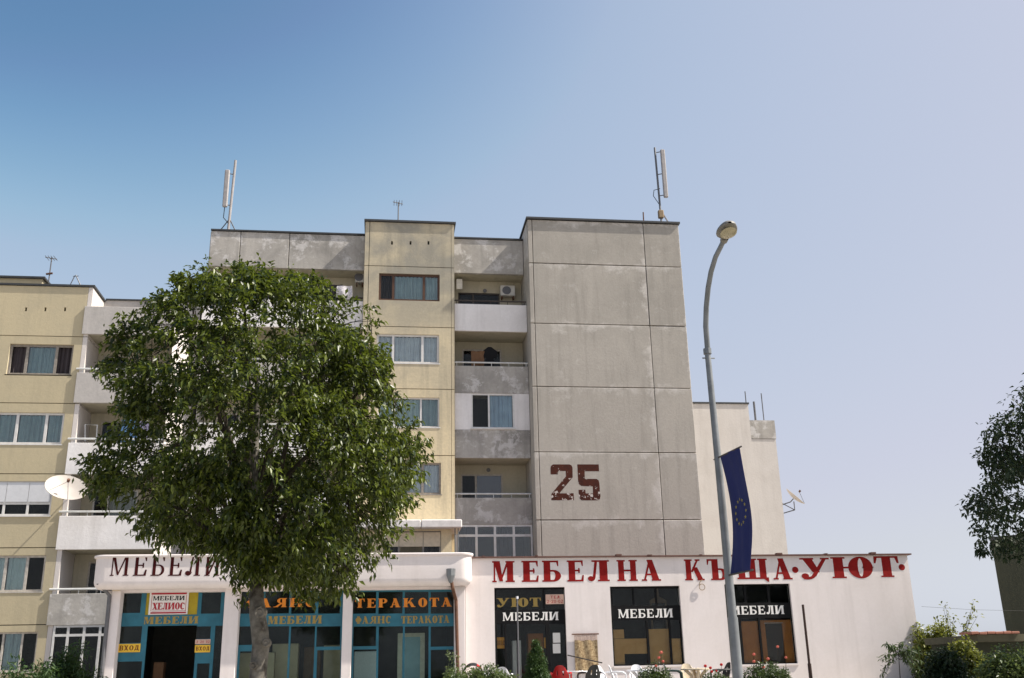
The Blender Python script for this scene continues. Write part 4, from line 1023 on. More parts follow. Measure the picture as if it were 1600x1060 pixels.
# cell antenna on the left loggia roof
Y1 = 42.3; ft = at(356, 366, Y1); tp = at(366.5, 251, Y1); tp.x = ft.x+.10
a1 = mast('cell_antenna', 'pale cell antenna with its panel left of the pole, above the tree', ft, tp, .06, 'antenna_white', 'antenna', 'cell antennas on the tall block')
pl = MB(); q0, q1 = at(351.5, 326, Y1), at(357.5, 268, Y1)
pl.box(q0.x-.10, q0.x+.12, Y1-.2, Y1-.06, q0.z, q1.z); pl.build('panel', 'antenna_white', a1, bevel=.04)
br = MB()
for z in (q0.z+.15, q1.z-.15): br.tube([(q0.x, Y1-.1, z), (ft.x+.06, Y1, z)], .025, 6)
for s in (-.45, .4): br.tube([(ft.x+s, Y1, ft.z), (ft.x+.03, Y1, ft.z+.75)], .025, 6)
br.build('bracket', 'galv_dark', a1)
MB().tube([(q0.x, Y1-.1, q0.z), (q0.x-.02, Y1-.1, q0.z-.5), (ft.x, Y1-.05, ft.z+.5)], .018, 6).build('cable', 'ink', a1)
# cell antenna on the gable roof
Y2 = 41.6; ft = at(1034, 352, Y2); tp = at(1021.5, 231, Y2); ft.x = at(1030, 300, Y2).x; tp.x = ft.x-.06
a2 = mast('cell_antenna', 'cell antenna with its white panel right of a dark pole, above the 25', ft, tp, .05, 'galv_dark', 'antenna', 'cell antennas on the tall block')
q0, q1 = at(1036.5, 311, Y2), at(1030.5, 236, Y2)
MB().box(ft.x+.16, ft.x+.38, Y2-.2, Y2-.06, q0.z, q1.z).build('panel', 'antenna_white', a2, bevel=.04)
br = MB()
for z in (q0.z+.15, (q0.z+q1.z)/2, q1.z-.1): br.tube([(ft.x+.2, Y2-.1, z), (ft.x, Y2, z)], .025, 6)
br.build('bracket', 'galv_dark', a2)
MB().tube([(ft.x, Y2, ft.z+1.0), (ft.x-.3, Y2, ft.z+1.5), (ft.x-.25, Y2, ft.z+1.8), (ft.x+.05, Y2, ft.z+1.9)], .018, 6).build('cable', 'ink', a2)
MB().box(ft.x-.13, ft.x+.12, Y2-.1, Y2+.1, ft.z+.35, ft.z+.75).build('junction_box', 'wicker', a2, bevel=.03)
MB().tube([(ft.x+.4, Y2, ft.z), (ft.x+.05, Y2, ft.z+.7)], .04, 6).build('brace', 'antenna_white', a2)
e = mast('lightning_rod', 'thin dark rod standing on the roof edge over the vertical joint of the 25 wall', at(1006, 352, Yg+.3), at(1005, 332, Yg+.3), .03, 'rust_metal', 'rod')
def tv(name, label, px, py0, py1, Y, m='galv_dark'):
    f_ = at(px, py0, Y); t_ = at(px, py1, Y); t_.x = f_.x
    e = mast(name, label, f_, t_, .028, m, 'antenna')
    el = MB(); el.tube([(f_.x-.25, Y-.1, t_.z-.05), (f_.x+.2, Y+.1, t_.z-.05)], .02, 6)
    for k in range(4): xx = f_.x-.2+k*.12; el.tube([(xx, Y-.28, t_.z-.05), (xx, Y+.28, t_.z-.05)], .012, 5)
    el.build('elements', m, e)
    return e
tv('tv_antenna', 'thin television antenna on the roof of the tall window bay', 622, 352, 316, 42.5)
e = tv('tv_antenna', 'dark television antenna beside the rooftop hut at the far left', 76, 440, 402, 44.2)
b_ = e.location; MB().tube([(b_.x-.15, 44.2, b_.z+.35), (b_.x+.12, 44.2, b_.z+.4)], .05, 6).build('amplifier', 'rust_metal', e)
wa = MB(); f_ = at(118, 452, 43)
wa.tube([at(109, 447, 43), at(117, 431, 43)], .02, 5); wa.tube([at(127, 449, 43), at(118.5, 430, 43)], .025, 5); wa.tube([at(114, 432, 43), at(123, 431.5, 43)], .015, 5)
solo(wa, 'wire_antenna', 'galv_dark', 'faint wire antenna shaped like an upturned V on the ochre bay roof', 'antenna')
for px, y0, y1, lab in ((1169, 662, 612, 'tallest thin pole beside the roof step of the cream end wall'), (1181, 660, 628, 'short thick dark pole between two thin ones on the lower cream roof'), (1194, 660, 615, 'thin pole at the right on the lower cream roof')):
    f_ = at(px, y0, Yc+.6); t_ = at(px, y1, Yc+.6); t_.x = f_.x
    mast('roof_pole', lab, f_, t_, .06 if px == 1181 else .03, 'galv_dark', 'pole', 'poles on the cream roof')
def ac(q, Y, label):
    x0, x1, z0, z1 = rect(*q, Y); e = empty('air_conditioner', ((x0+x1)/2, Y, z0), label, 'air conditioner', 'air conditioners on loggia walls')
    MB().box(x0, x1, Y, Y+.3, z0, z1).build('casing', 'ac_white', e, bevel=.02)
    cx, cz, r = x0+(x1-x0)*.42, (z0+z1)/2, (z1-z0)*.40
    MB().prism([(cx+r*math.cos(k*.3142), cz+r*math.sin(k*.3142)) for k in range(20)], Y-.012, Y+.002).build('fan_grille', 'galv_dark', e)
    MB().box(x0+.05, x0+.1, Y+.05, Y+.32, z0-.12, z0-.003).box(x1-.1, x1-.05, Y+.05, Y+.32, z0-.12, z0-.003).build('bracket', 'rust_metal', e)
ac((782, 446, 805, 462), Yw-.34, 'white air conditioner with a round dark fan in the top right loggia')
ac((555, 425, 569, 441), Ya+.45, 'white air conditioner tucked under the roof by the top left loggia, near the window bay')
boxthing((713, 436, 722.5, 452), 42.1, .2, 'ac_white', 'meter_box', 'pale grey box on the left wall of the top right loggia', 'box', ground=False)
for px, py, lab in ((757.5, 455, 'round dark lamp on the back wall of the top right loggia'), (763, 735, 'round dark lamp on the back wall of the lower right loggia')):
    c = at(px, py, Yw-.05); solo(MB().tube([(c.x, Yw-.10, c.z), (c.x, Yw-.005, c.z)], [.09, .07], 10), 'wall_lamp', 'galv_dark', lab, 'wall lamp', 'loggia wall lamps')
def laundry(q, Y, m, name, label, seed=0, cat='laundry', group=None):
    x0, x1, z0, z1 = rect(*q, Y); r = random.Random(seed); p = r.random()*6
    mb = MB().grid(lambda u, v: (x0+(x1-x0)*(u+.05*(v-1)*math.sin(p+u*4)), Y+.05*math.sin(p+u*9)*(1-v*.5)+.02*math.sin(v*7+u*3), z0+(z1-z0)*(v+.06*(1-v)*math.sin(u*5+p))), 12, 8)
    o = mb.build(name, m, None, smooth=True, solid=.008)
    b = Vector(((x0+x1)/2, Y, z0))
    for v in o.data.vertices: v.co -= b
    o.location = b
    return tag(o, label, cat, group)
laundry((188, 656, 214, 694), Yf+.25, 'cloth_blue', 'hanging_towel', 'light blue towel hanging over the white balcony rail left of the tree', 1)
laundry((214, 658, 232, 684), Yf+.4, 'cloth_lilac', 'hanging_cloth', 'lilac cloth hanging right of the light blue towel', 2)
laundry((505, 445, 535, 466), Yp-.1, 'cloth_black', 'hanging_shirt', 'black shirt hung outside the top loggia beside the tree crown', 3)
laundry((526, 447, 550, 466), Yp-.14, 'cloth_white', 'hanging_cloth', 'white patterned cloth hung beside the black shirt on the top loggia', 4)
laundry((736, 549, 757, 575), Yp+.3, 'cloth_orange', 'hanging_towel', 'rust brown towel hanging in the second loggia beside the grey end wall', 5)
def shirt(): 
    x0, x1, z0, z1 = rect(754, 546, 777, 575, Yp+.32); c = (x0+x1)/2; h = z1-z0; w_ = x1-x0
    mb = MB().prism([(c-w_*.12, z1+h*.12), (c+w_*.12, z1+h*.12), (x1, z1-h*.12), (x1-w_*.02, z1-h*.5), (c+w_*.26, z1-h*.45), (c+w_*.28, z0), (c-w_*.28, z0), (c-w_*.26, z1-h*.45), (x0+w_*.02, z1-h*.5), (x0, z1-h*.12)], Yp+.3, Yp+.36)
    solo(mb, 'hanging_shirt', 'cloth_black', 'black jacket on a hanger in the second loggia beside the rust brown towel', 'laundry', bevel=.01)
shirt()

# ================================================================== STREET LAMP AND FLAG
Yv = 15.0
lp0 = Vector((X(1153, 1060, Yv), Yv, gz(Yv)))
lamp = empty('street_lamp', lp0, 'tall grey street lamp with a curved arm carrying a blue flag', 'street lamp')
xp = lambda py: X(float(np.interp(py, [550, 714, 1060], [1106, 1128.3, 1153])), py, Yv)
zj = Z(1106, 548, Yv); zm = Z(1148, 965, Yv)
MB().tube([(lp0.x, Yv, lp0.z-.1), (lp0.x, Yv, zm)], [.082, .077], 14).build('lower_pole', 'galv', lamp, smooth=True)
MB().tube([(lp0.x, Yv, zm-.02), (lp0.x-.012, Yv, Z(1128, 714, Yv)), (lp0.x-.03, Yv, zj)], [.066, .056, .046], 14).build('pole', 'galv', lamp, smooth=True)
cl = MB().tube([(lp0.x-.03, Yv, zj-.06), (lp0.x-.03, Yv, zj+.03)], .066, 12); cl.tube([(lp0.x-.13, Yv-.03, zj-.14), (lp0.x+.09, Yv+.03, zj-.12)], .012, 6); cl.build('collar', 'galv', lamp)
arm = [(1105.6, 546, 0), (1102.8, 510, -.06), (1103.6, 480, -.18), (1106.5, 450, -.36), (1111, 425, -.55), (1118, 402, -.75), (1131.5, 375, -1.0)]
ap_ = [at(x, y, Yv+d) for x, y, d in arm]
MB().tube(ap_, [.045, .045, .044, .043, .042, .04, .038], 12).build('arm', 'galv', lamp, smooth=True)
hd = (at(1139, 353, Yv-1.45)-ap_[-1]).normalized(); sd_ = hd.cross(Vector((0, 0, 1))).normalized(); upv = sd_.cross(hd)
hb = MB(); L = .56; hb0 = ap_[-1]
def headpt(u, v):
    t = u; wdt = .055+.105*math.sin(min(1, max(0, (t-.16)/.84))**.7*math.pi)**.6 if t > .16 else .055
    if t > .985: wdt = .03
    a = v*2*math.pi; hgt = wdt*.62 if math.sin(a) > 0 else wdt*.38
    return hb0+hd*(L*t-.02)+sd_*wdt*math.cos(a)+upv*(hgt*math.sin(a)+.01)
hb.grid(headpt, 16, 20); hb.build('lamp_head', 'lamp_body', lamp, smooth=True)
ln = MB().grid(lambda u, v: hb0+hd*(L*.66+.19*u*math.cos(v*6.2832))+sd_*(.125*u*math.sin(v*6.2832))-upv*(.082+.03*(1-u*u)), 5, 20)
ln.build('lamp_lens', 'lamp_glass', lamp, smooth=True)
MB().tube([hb0-hd*.03, hb0+hd*.09], [.06, .065], 10).build('socket', 'lamp_body', lamp)
# flag
rt_a, rt_b = at(1127.5, 716, Yv), at(1155, 701, Yv-.62); rb_a, rb_b = at(1143, 899.5, Yv), at(1172, 888, Yv-.62)
flag = empty('flag', Vector((lp0.x, Yv, rb_a.z)), 'dark blue flag with a ring of yellow stars hung on the lamp post', 'flag')
rx = Vector((rt_b.x-rt_a.x, rt_b.y-rt_a.y, 0)).normalized(); rw = .78; base_x = lp0.x-.02
def rod(z): return Vector((base_x, Yv, z)), Vector((base_x, Yv, z))+rx*(rw+.06)
zt_, zb_ = rt_a.z, rb_a.z
for z in (zt_, zb_): p, q = rod(z); MB().tube([p-rx*.12, q], .014, 6).build('rod', 'rail_dark', flag)
nrm = Vector((rx.y, -rx.x, 0)); nrm = nrm if nrm.x > 0 else -nrm
def flagpt(u, v):
    return Vector((base_x, Yv, 0))+rx*(.10+u*(rw-.10))+nrm*(.11*math.sin(v*math.pi)*(1-.2*u)+.010*math.sin(v*8+u*5)*(.3+u)+.007*math.sin(u*16+v*2.5))+Vector((0, 0, zb_+(zt_-zb_)*v))
MB().grid(flagpt, 10, 26).build('cloth', 'flag_blue', flag, smooth=True, solid=.004)
for k in range(12):
    a = 2*math.pi*k/12; u = .5+.235*math.cos(a)*1.0; v = .495+.105*math.sin(a)
    for s_ in (1,):
        P = []
        for j in range(10):
            r = .034 if j % 2 == 0 else .014; b = math.pi/2+j*math.pi/5
            P.append((u+r*math.cos(b)/rw, v+r*math.sin(b)/(zt_-zb_)))
        mb = MB(); c = flagpt(u, v); side = -1 if (nrm.dot(Vector((0, -1, 0))) > 0) else 1
        off = nrm*(.006 if nrm.y < 0 else -.006)
        for d in (off, -off*1.8):
            i0 = len(mb.v); mb.v += [tuple(flagpt(p[0], p[1])+d) for p in P]; mb.v.append(tuple(c+d))
            for j in range(10): mb.f.append((i0+10, i0+j, i0+(j+1) % 10))
        mb.build('star', 'star_yellow', flag)

# thin posts on the terrace
pb = empty('metal_post', Vector((X(1267, 1060, 26), 26, gz(26))), 'dark rusty post with a thinner upper half in front of the blank white wall', 'post')
zz = Z(1266, 1037, 26); MB().tube([(pb.location.x, 26, gz(26)-.1), (pb.location.x, 26, zz)], .05, 8).build('lower_tube', 'post_dark', pb); MB().tube([(pb.location.x, 26, zz-.02), (pb.location.x, 26, Z(1258, 945, 26))], .034, 8).build('upper_tube', 'post_dark', pb)
wp = empty('thin_pole', Vector((X(809.5, 1000, 32), 32, TER)), 'slim dark pole with a white cap in front of the first black window', 'pole')
MB().tube([(wp.location.x, 32, TER-.05), (wp.location.x, 32, Z(808, 935, 32))], .025, 8).build('tube', 'galv_dark', wp); MB().tube([(wp.location.x, 32, Z(808, 936, 32)), (wp.location.x, 32, Z(808, 932, 32))], .04, 8).build('cap', 'plastic_white', wp)
sb = empty('slanted_bar', at(888, 1024, 33.2), 'thin dark bar slanting down across the bottom of the hanging rug', 'bar')
MB().tube([at(887, 1024, 33.7), at(941, 1036, 33.0)], .02, 6).build('bar_tube', 'rail_dark', sb)

# ================================================================== GARDEN CHAIRS AND TABLES
def make_chair():
    t = bpy.data.objects.new('plastic_chair', None); COL.objects.link(t); t['category'] = 'chair'
    P = 'plastic_white'; k = dict(world=False)
    s = MB().grid(lambda u, v: (-.23+.46*u, -.24+.44*v, .43-.02*math.sin(u*math.pi)*math.sin(v*math.pi)+.012*(v < .05)), 8, 8); s.build('seat', P, t, smooth=True, solid=.012, **k)
    def back(u, v):          # rounded shell leaning back (y+ is behind the sitter)
        a = (u-.5)*2; wv = .25*(1-.35*max(0, v-.55)/.45*abs(a)**1.0); top = .87-.10*abs(a)**2.4
        return (a*wv, .19+.11*v-.07*abs(a)**2, .42+(top-.42)*v)
    b = MB(); nu, nv = 14, 10
    b.grid(back, nu, nv)
    b.f = [f for i, f in enumerate(b.f) if not ((i//nv) in (4, 9) and 4 <= i % nv <= 6)]
    b.build('backrest', P, t, smooth=True, solid=.012, **k)
    for sx in (-1, 1):
        MB().tube([(sx*.25, .20, .66), (sx*.285, .05, .665), (sx*.285, -.12, .655), (sx*.275, -.21, .60), (sx*.265, -.22, .43)], [.02, .03, .03, .026, .022], 8).build('armrest', P, t, smooth=True, **k)
        for y0, y1 in ((-.21, -.25), (.19, .25)):
            MB().tube([(sx*.23, y0, .43), (sx*.255, y1, 0)], [.032, .02], 8).build('leg', P, t, smooth=True, **k)
    return t
def make_table():
    t = bpy.data.objects.new('plastic_table', None); COL.objects.link(t); t['category'] = 'table'
    P = 'plastic_white'; k = dict(world=False)
    mb = MB(); n = 32
    ring = [(.0, .715), (.43, .718), (.455, .71), (.46, .69), (.455, .672)]
    for r, z in ring:
        for j in range(n): a = 2*math.pi*j/n; mb.v.append((r*math.cos(a), r*math.sin(a), z))
    for i in range(len(ring)-1):
        for j in range(n): l = (j+1) % n; mb.f.append((i*n+j, i*n+l, (i+1)*n+l, (i+1)*n+j))
    mb.build('tabletop', P, t, smooth=True, **k)
    for j in range(4):
        a = math.pi/4+j*math.pi/2; c, s = math.cos(a), math.sin(a)
        MB().tube([(c*.34, s*.34, .70), (c*.16, s*.16, .52), (c*.10, s*.10, .36), (c*.16, s*.16, .18), (c*.36, s*.36, 0)], [.05, .045, .045, .04, .03], 8).build('leg', P, t, smooth=True, **k)
    return t
ch0, tb0 = make_chair(), make_table(); used = {'c': False, 't': False}
def place(kind, px, Y, rz, m, label, z=TER, group='plastic garden chairs on the terrace'):
    src = ch0 if kind == 'c' else tb0
    if not used[kind] and m == 'plastic_white': o = src; used[kind] = True
    else: o = copy_tree(src, None, m)
    o.location = (X(px, 1040, Y), Y, z); o.rotation_euler = (0, 0, RAD(rz)); tag(o, label, None, group if kind == 'c' else 'plastic garden tables on the terrace')
    return o
place('c', 997, 31.6, 0, 'plastic_white', 'white plastic chair behind the white table, seen from the front')
place('t', 1003, 30.8, 10, 'plastic_white', 'white round plastic table behind the pink rose bush')
place('c', 966, 30.6, 75, 'plastic_white', 'white plastic chair left of the white table, turned sideways')
place('t', 1087, 30.6, 40, 'plastic_beige', 'beige round plastic table between two dark chairs')
place('c', 1076, 31.6, 0, 'plastic_beige', 'beige plastic chair behind the beige table')
place('c', 1052, 30.5, 78, 'plastic_green', 'dark green plastic chair left of the beige table')
place('c', 1126, 30.6, -82, 'plastic_black', 'black plastic chair seen side on right of the beige table')
place('c', 876, 30.0, 165, 'plastic_red', 'red plastic chair beside the dark conical shrub')
place('t', 896, 31.2, 0, 'plastic_white', 'white plastic table between the red chair and the black chair')
place('c', 921, 29.8, 200, 'plastic_black', 'black plastic chair under the hanging rug')
place('c', 945, 31.4, 40, 'plastic_white', 'white plastic chair half hidden behind the black chair under the rug')
place('t', 764, 31.4, 0, 'plastic_white', 'white plastic table behind the leafy shrub left of the first black window')
place('c', 785, 30.9, 170, 'plastic_white', 'white plastic chair in front of the first black window')
# dark hood with a red stripe behind the shrub
hc = at(739, 1048, 31.0)
pu = empty('pushchair', Vector((hc.x, 31.0, TER)), 'pushchair with a black hood and a red stripe poking above the leafy shrub', 'pushchair')
def hood(r, a0, a1, m, nm):
    MB().grid(lambda u, v: (hc.x+r*math.cos(RAD(a0+(a1-a0)*u)), 31.0+(v-.5)*.42, hc.z-.08+r*math.sin(RAD(a0+(a1-a0)*u))*(1-.25*(2*v-1)**2)), 10, 6).build(nm, m, pu, smooth=True, solid=.012)
hood(.30, 70, 175, 'plastic_black', 'hood'); hood(.292, 42, 68, 'plastic_red', 'hood_trim'); hood(.285, 15, 40, 'plastic_black', 'visor')
MB().box(hc.x-.32, hc.x+.30, 30.8, 31.2, TER+.35, TER+.52).build('seat', 'plastic_black', pu, bevel=.04)
fm_ = MB(); 
for y in (30.8, 31.2): fm_.tube([(hc.x+.5, y, TER+.95), (hc.x+.1, y, TER+.5), (hc.x-.3, y, TER+.14)], .014, 6); fm_.tube([(hc.x-.2, y, TER+.5), (hc.x+.3, y, TER+.14)], .014, 6)
fm_.build('frame', 'galv', pu)
for sx in (-.3, .3):
    for y in (30.8, 31.2): MB().tube([(hc.x+sx, y-.02, TER+.12), (hc.x+sx, y+.02, TER+.12)], .12, 14).build('wheel', 'plastic_black', pu)

# ================================================================== VEGETATION
def leaves(name, centres, radii, per, L, W, m, seed, parent=None, droop=.5, flat=.35, out=None, kind='stuff', tint=None):
    """leaf-sized folded faces gathered in clusters; returns one mesh object"""
    r = np.random.default_rng(seed)
    C_ = np.repeat(np.asarray(centres, float), per, axis=0); R_ = np.repeat(np.asarray(radii, float), per)
    n = len(C_)
    d = r.normal(size=(n, 3)); d /= np.linalg.norm(d, axis=1)[:, None]
    P = C_ + d*(R_*r.random(n)**.45)[:, None]*np.array([1, 1, .8])
    a = d*.6 + r.normal(size=(n, 3))*.7; a[:, 2] -= droop; a /= np.linalg.norm(a, axis=1)[:, None]
    up_ = r.normal(size=(n, 3))*flat + np.array([0, 0, 1.0]); b = np.cross(a, up_); b /= np.linalg.norm(b, axis=1)[:, None]+1e-9
    nn = np.cross(b, a)
    s = r.uniform(.65, 1.25, n)[:, None]
    fold = r.uniform(.05, .30, n)[:, None]
    v0 = P; vr = P+a*L*s*.45+b*W*s*.5+nn*W*s*fold; vt = P+a*L*s-np.array([0, 0, 1.0])*L*s*.12; vl = P+a*L*s*.45-b*W*s*.5+nn*W*s*fold
    V = np.stack([v0, vr, vt, vl], 1).reshape(-1, 3)
    off = np.array(origin_of(parent)) if parent is not None else np.array([V[:, 0].mean(), V[:, 1].mean(), V[:, 2].min()])
    V = V-off
    i = np.arange(n)*4
    F = np.stack([i, i+1, i+2, i, i+2, i+3], 1).reshape(-1)
    me = bpy.data.meshes.new(name)
    me.vertices.add(len(V)); me.vertices.foreach_set('co', V.ravel())
    me.loops.add(len(F)); me.loops.foreach_set('vertex_index', F.astype(np.int32))
    me.polygons.add(n*2); me.polygons.foreach_set('loop_start', (np.arange(n*2)*3).astype(np.int32)); me.polygons.foreach_set('loop_total', np.full(n*2, 3, np.int32))
    me.update(); me.validate()
    t = np.repeat(np.clip(r.normal(.42, .27, n), 0, 1), 4)
    at_ = me.attributes.new('leaf_tint', 'FLOAT', 'POINT'); at_.data.foreach_set('value', t.astype(np.float32))
    me.materials.append(MATS[m])
    o = bpy.data.objects.new(name, me); COL.objects.link(o)
    if parent is not None: o.parent = parent
    else: o.location = off
    if kind: o['kind'] = kind
    return o
def twigs(name, pts, core, per, length, L, W, m, seed, parent, droop=.5, spread=.09):
    """leafy twigs: each grows outward from the crown's core and droops, with leaves alternating along it"""
    r = np.random.default_rng(seed); C_ = np.array([tuple(p) for p in pts]); n0 = len(C_)
    D = C_-np.array(tuple(core)); D /= np.linalg.norm(D, axis=1)[:, None]+1e-9
    D = D+r.normal(size=(n0, 3))*.45; D[:, 2] -= droop*.35; D /= np.linalg.norm(D, axis=1)[:, None]
    ln_ = r.uniform(.6, 1.25, n0)*length
    C_ = np.repeat(C_, per, 0); D = np.repeat(D, per, 0); ln_ = np.repeat(ln_, per); n = len(C_)
    t = r.random(n)
    P = C_+D*(ln_*(t-.5))[:, None]; P[:, 2] -= (ln_*t*t*.35*droop)
    P += r.normal(size=(n, 3))*spread*(1-.5*t)[:, None]
    a = D*.55+r.normal(size=(n, 3))*.65; a[:, 2] -= droop; a /= np.linalg.norm(a, axis=1)[:, None]
    up_ = r.normal(size=(n, 3))*.55+np.array([0, 0, 1.0]); b = np.cross(a, up_); b /= np.linalg.norm(b, axis=1)[:, None]+1e-9
    nn = np.cross(b, a); s = r.uniform(.6, 1.25, n)[:, None]; fold = r.uniform(.05, .32, n)[:, None]
    mid = P+a*L*s*.48; tip = P+a*L*s-np.array([0, 0, 1.0])*L*s*.16
    V = np.stack([P, mid+b*W*s*.5+nn*W*s*fold, tip, mid-b*W*s*.5+nn*W*s*fold], 1).reshape(-1, 3)-np.array(origin_of(parent))
    i = np.arange(n)*4; F = np.stack([i, i+1, i+2, i, i+2, i+3], 1).reshape(-1)
    me = bpy.data.meshes.new(name); me.vertices.add(len(V)); me.vertices.foreach_set('co', V.ravel())
    me.loops.add(len(F)); me.loops.foreach_set('vertex_index', F.astype(np.int32))
    me.polygons.add(n*2); me.polygons.foreach_set('loop_start', (np.arange(n*2)*3).astype(np.int32)); me.polygons.foreach_set('loop_total', np.full(n*2, 3, np.int32))
    me.update(); me.validate()
    tt = np.repeat(r.random(n)**1.9, 4)
    at_ = me.attributes.new('leaf_tint', 'FLOAT', 'POINT'); at_.data.foreach_set('value', tt.astype(np.float32))
    me.materials.append(MATS[m]); o = bpy.data.objects.new(name, me); COL.objects.link(o); o.parent = parent; o['kind'] = 'stuff'
    return o
def crown_points(outline, centre, Yt, depth, n, seed, shell=.55, gaps=(), voids=None):
    """cluster centres filling a solid of revolution-like volume whose outline (photo pixels) is read once at depth Yt"""
    r = random.Random(seed)
    cx, cy = centre
    ang = sorted((math.atan2(y-cy, x-cx), math.hypot(x-cx, y-cy)) for x, y in outline)
    A = [a for a, _ in ang]; D = [d for _, d in ang]
    A = [A[-1]-2*math.pi]+A+[A[0]+2*math.pi]; D = [D[-1]]+D+[D[0]]
    pts = []
    while len(pts) < n:
        a = r.uniform(-math.pi, math.pi); rho = r.random()**shell
        rad = float(np.interp(a, A, D))*rho
        x, y = cx+rad*math.cos(a), cy+rad*math.sin(a)
        if any((x-g[0])**2/g[2]**2+(y-g[1])**2/g[3]**2 < 1 and r.random() < g[4] for g in gaps): continue
        p = at(x, y, Yt); dep = depth*math.sqrt(max(0, 1-rho**2))
        yy = dep*(1 if r.random() < .5 else -1)*r.random()**.5
        q = Vector((p.x, Yt+yy, p.z))
        if voids and mnoise.noise(q*voids[0]+Vector((seed, 3.1, 7.7))) < voids[1]: continue
        pts.append(q)
    return pts
def limb(mb, a, b, r0, r1, seed, n=5, sag=.15):
    r = random.Random(seed); pts = []
    for k in range(n+1):
        t = k/n; p = a.lerp(b, t); s = math.sin(t*math.pi)
        pts.append(p+Vector((r.uniform(-.06, .06), r.uniform(-.06, .06), sag*s))*(1 if 0 < k < n else 0))
    mb.tube(pts, [r0+(r1-r0)*k/n for k in range(n+1)], 6)

# the tree in front of the blocks
Yt = 18.0
tb = Vector((X(403, 1060, Yt), Yt, gz(Yt)))
tree = empty('street_tree', tb, 'leafy green tree with a knotty grey trunk in front of the showroom canopy', 'tree')
tp_ = [(403, 1060), (404, 1035), (407.5, 1010), (406, 985), (402.5, 960), (401, 935), (400, 905), (398, 870), (395, 830), (393, 780), (396, 720), (400, 650), (402, 580)]
tr_ = [.142, .141, .146, .143, .135, .122, .112, .115, .108, .10, .085, .06, .03]
tpts = [Vector((tb.x+.02, Yt, tb.z-.2)), Vector((tb.x+.01, Yt, tb.z+.35))]+[at(x, y, Yt)+Vector((0, .05*math.sin(i*1.3), 0)) for i, (x, y) in enumerate(tp_)]
tk = MB().tube(tpts, [.24, .19]+tr_, 14)
for (x, y, rr) in ((406.5, 957, .085), (416, 1005, .06), (396, 1040, .06)):
    c = at(x, y, Yt-.10); tk.tube([c+Vector((0, .1, 0)), c+Vector((0, -.03, 0)), c+Vector((0, -.075, -.01))], [rr*1.35, rr*1.1, rr*.55], 10)
    tk.tube([c+Vector((rr*.8*math.cos(k*.7), -.07, rr*.9*math.sin(k*.7))) for k in range(10)], rr*.25, 5)
tk.build('trunk', 'bark', tree, smooth=True)
OUT = [(385, 424), (352, 436), (318, 432), (290, 450), (262, 468), (236, 500), (206, 522), (186, 538), (200, 562), (172, 588), (186, 625), (206, 655), (186, 690), (158, 722), (152, 748), (180, 775), (212, 790), (226, 815), (248, 832), (285, 834), (318, 838), (342, 852), (366, 880), (398, 890), (440, 892), (470, 915), (505, 898), (540, 915), (562, 882), (596, 862), (618, 835), (632, 790), (642, 745), (656, 702), (645, 676), (620, 642), (604, 600), (592, 555), (574, 522), (578, 494), (545, 486), (520, 458), (490, 450), (455, 438), (420, 444)]
GAPS = [(268, 700, 16, 85, .8), (300, 560, 22, 60, .6), (265, 820, 22, 32, .85), (330, 800, 38, 16, .85), (205, 640, 30, 22, .7), (215, 690, 30, 25, .6), (200, 800, 40, 22, .8), (345, 700, 14, 60, .4), (235, 560, 20, 30, .4)]
CORE = at(402, 720, Yt)
cc = crown_points(OUT, (405, 680), Yt, 2.6, 1250, 14, .47, GAPS, (1.25, -.02))
rr_ = random.Random(5); tips = []
for k in range(len(OUT)):
    for q in range(3):
        t = rr_.random(); p, q_ = OUT[k], OUT[(k+1) % len(OUT)]
        x, y = p[0]+(q_[0]-p[0])*t, p[1]+(q_[1]-p[1])*t; s = rr_.uniform(.93, 1.02)
        x, y = 405+(x-405)*s, 680+(y-680)*s; w_ = at(x, y, Yt); tips.append(Vector((w_.x, Yt+rr_.uniform(-.6, .6), w_.z)))
# a few long side shoots that break the outline
for x0, y0, x1, y1 in ((215, 720, 140, 742), (220, 545, 165, 582), (262, 818, 250, 846), (300, 470, 295, 440), (380, 450, 388, 415), (455, 460, 462, 430), (560, 520, 588, 492), (600, 620, 630, 632), (630, 690, 668, 690), (590, 830, 640, 812), (540, 880, 560, 915), (368, 895, 378, 925), (600, 760, 652, 770)):
    for t in (.0, .35, .65, .9): w_ = at(x0+(x1-x0)*t, y0+(y1-y0)*t, Yt); tips.append(Vector((w_.x, Yt+rr_.uniform(-.3, .3), w_.z)))
bm_ = MB(); allc = cc+tips
mains = []
for k, (x, y, d, t) in enumerate(((250, 640, -.9, 9), (300, 500, .6, 10), (385, 470, -.4, 11), (500, 510, .5, 11), (585, 600, -.6, 10), (600, 740, .4, 9), (230, 760, .4, 8), (350, 620, -1.5, 9), (480, 640, -1.4, 9), (470, 800, -1.0, 8), (320, 790, -.8, 8), (520, 690, 1.3, 9))):
    a = tpts[min(t, len(tpts)-1)]; e_ = at(x, y, Yt)+Vector((0, d, 0)); limb(bm_, a, e_, .06, .02, k, 6, .12); mains.append((a, e_))
for k, c in enumerate(allc):
    if k % 3 and k < len(cc): continue
    best = min(mains, key=lambda m_: min((c-m_[0].lerp(m_[1], t)).length for t in (.4, .7, 1.0)))
    t = min((.4, .7, 1.0), key=lambda t: (c-best[0].lerp(best[1], t)).length)
    limb(bm_, best[0].lerp(best[1], t), c, .012, .004, k+100, 3, .06)
bm_.build('branches', 'twig', tree, smooth=True)
twigs('crown', cc, CORE, 50, .55, .118, .052, 'leaf_tree', 3, tree, .6)
twigs('crown_tips', tips, CORE, 17, .42, .115, .05, 'leaf_tree', 4, tree, .6, .05)

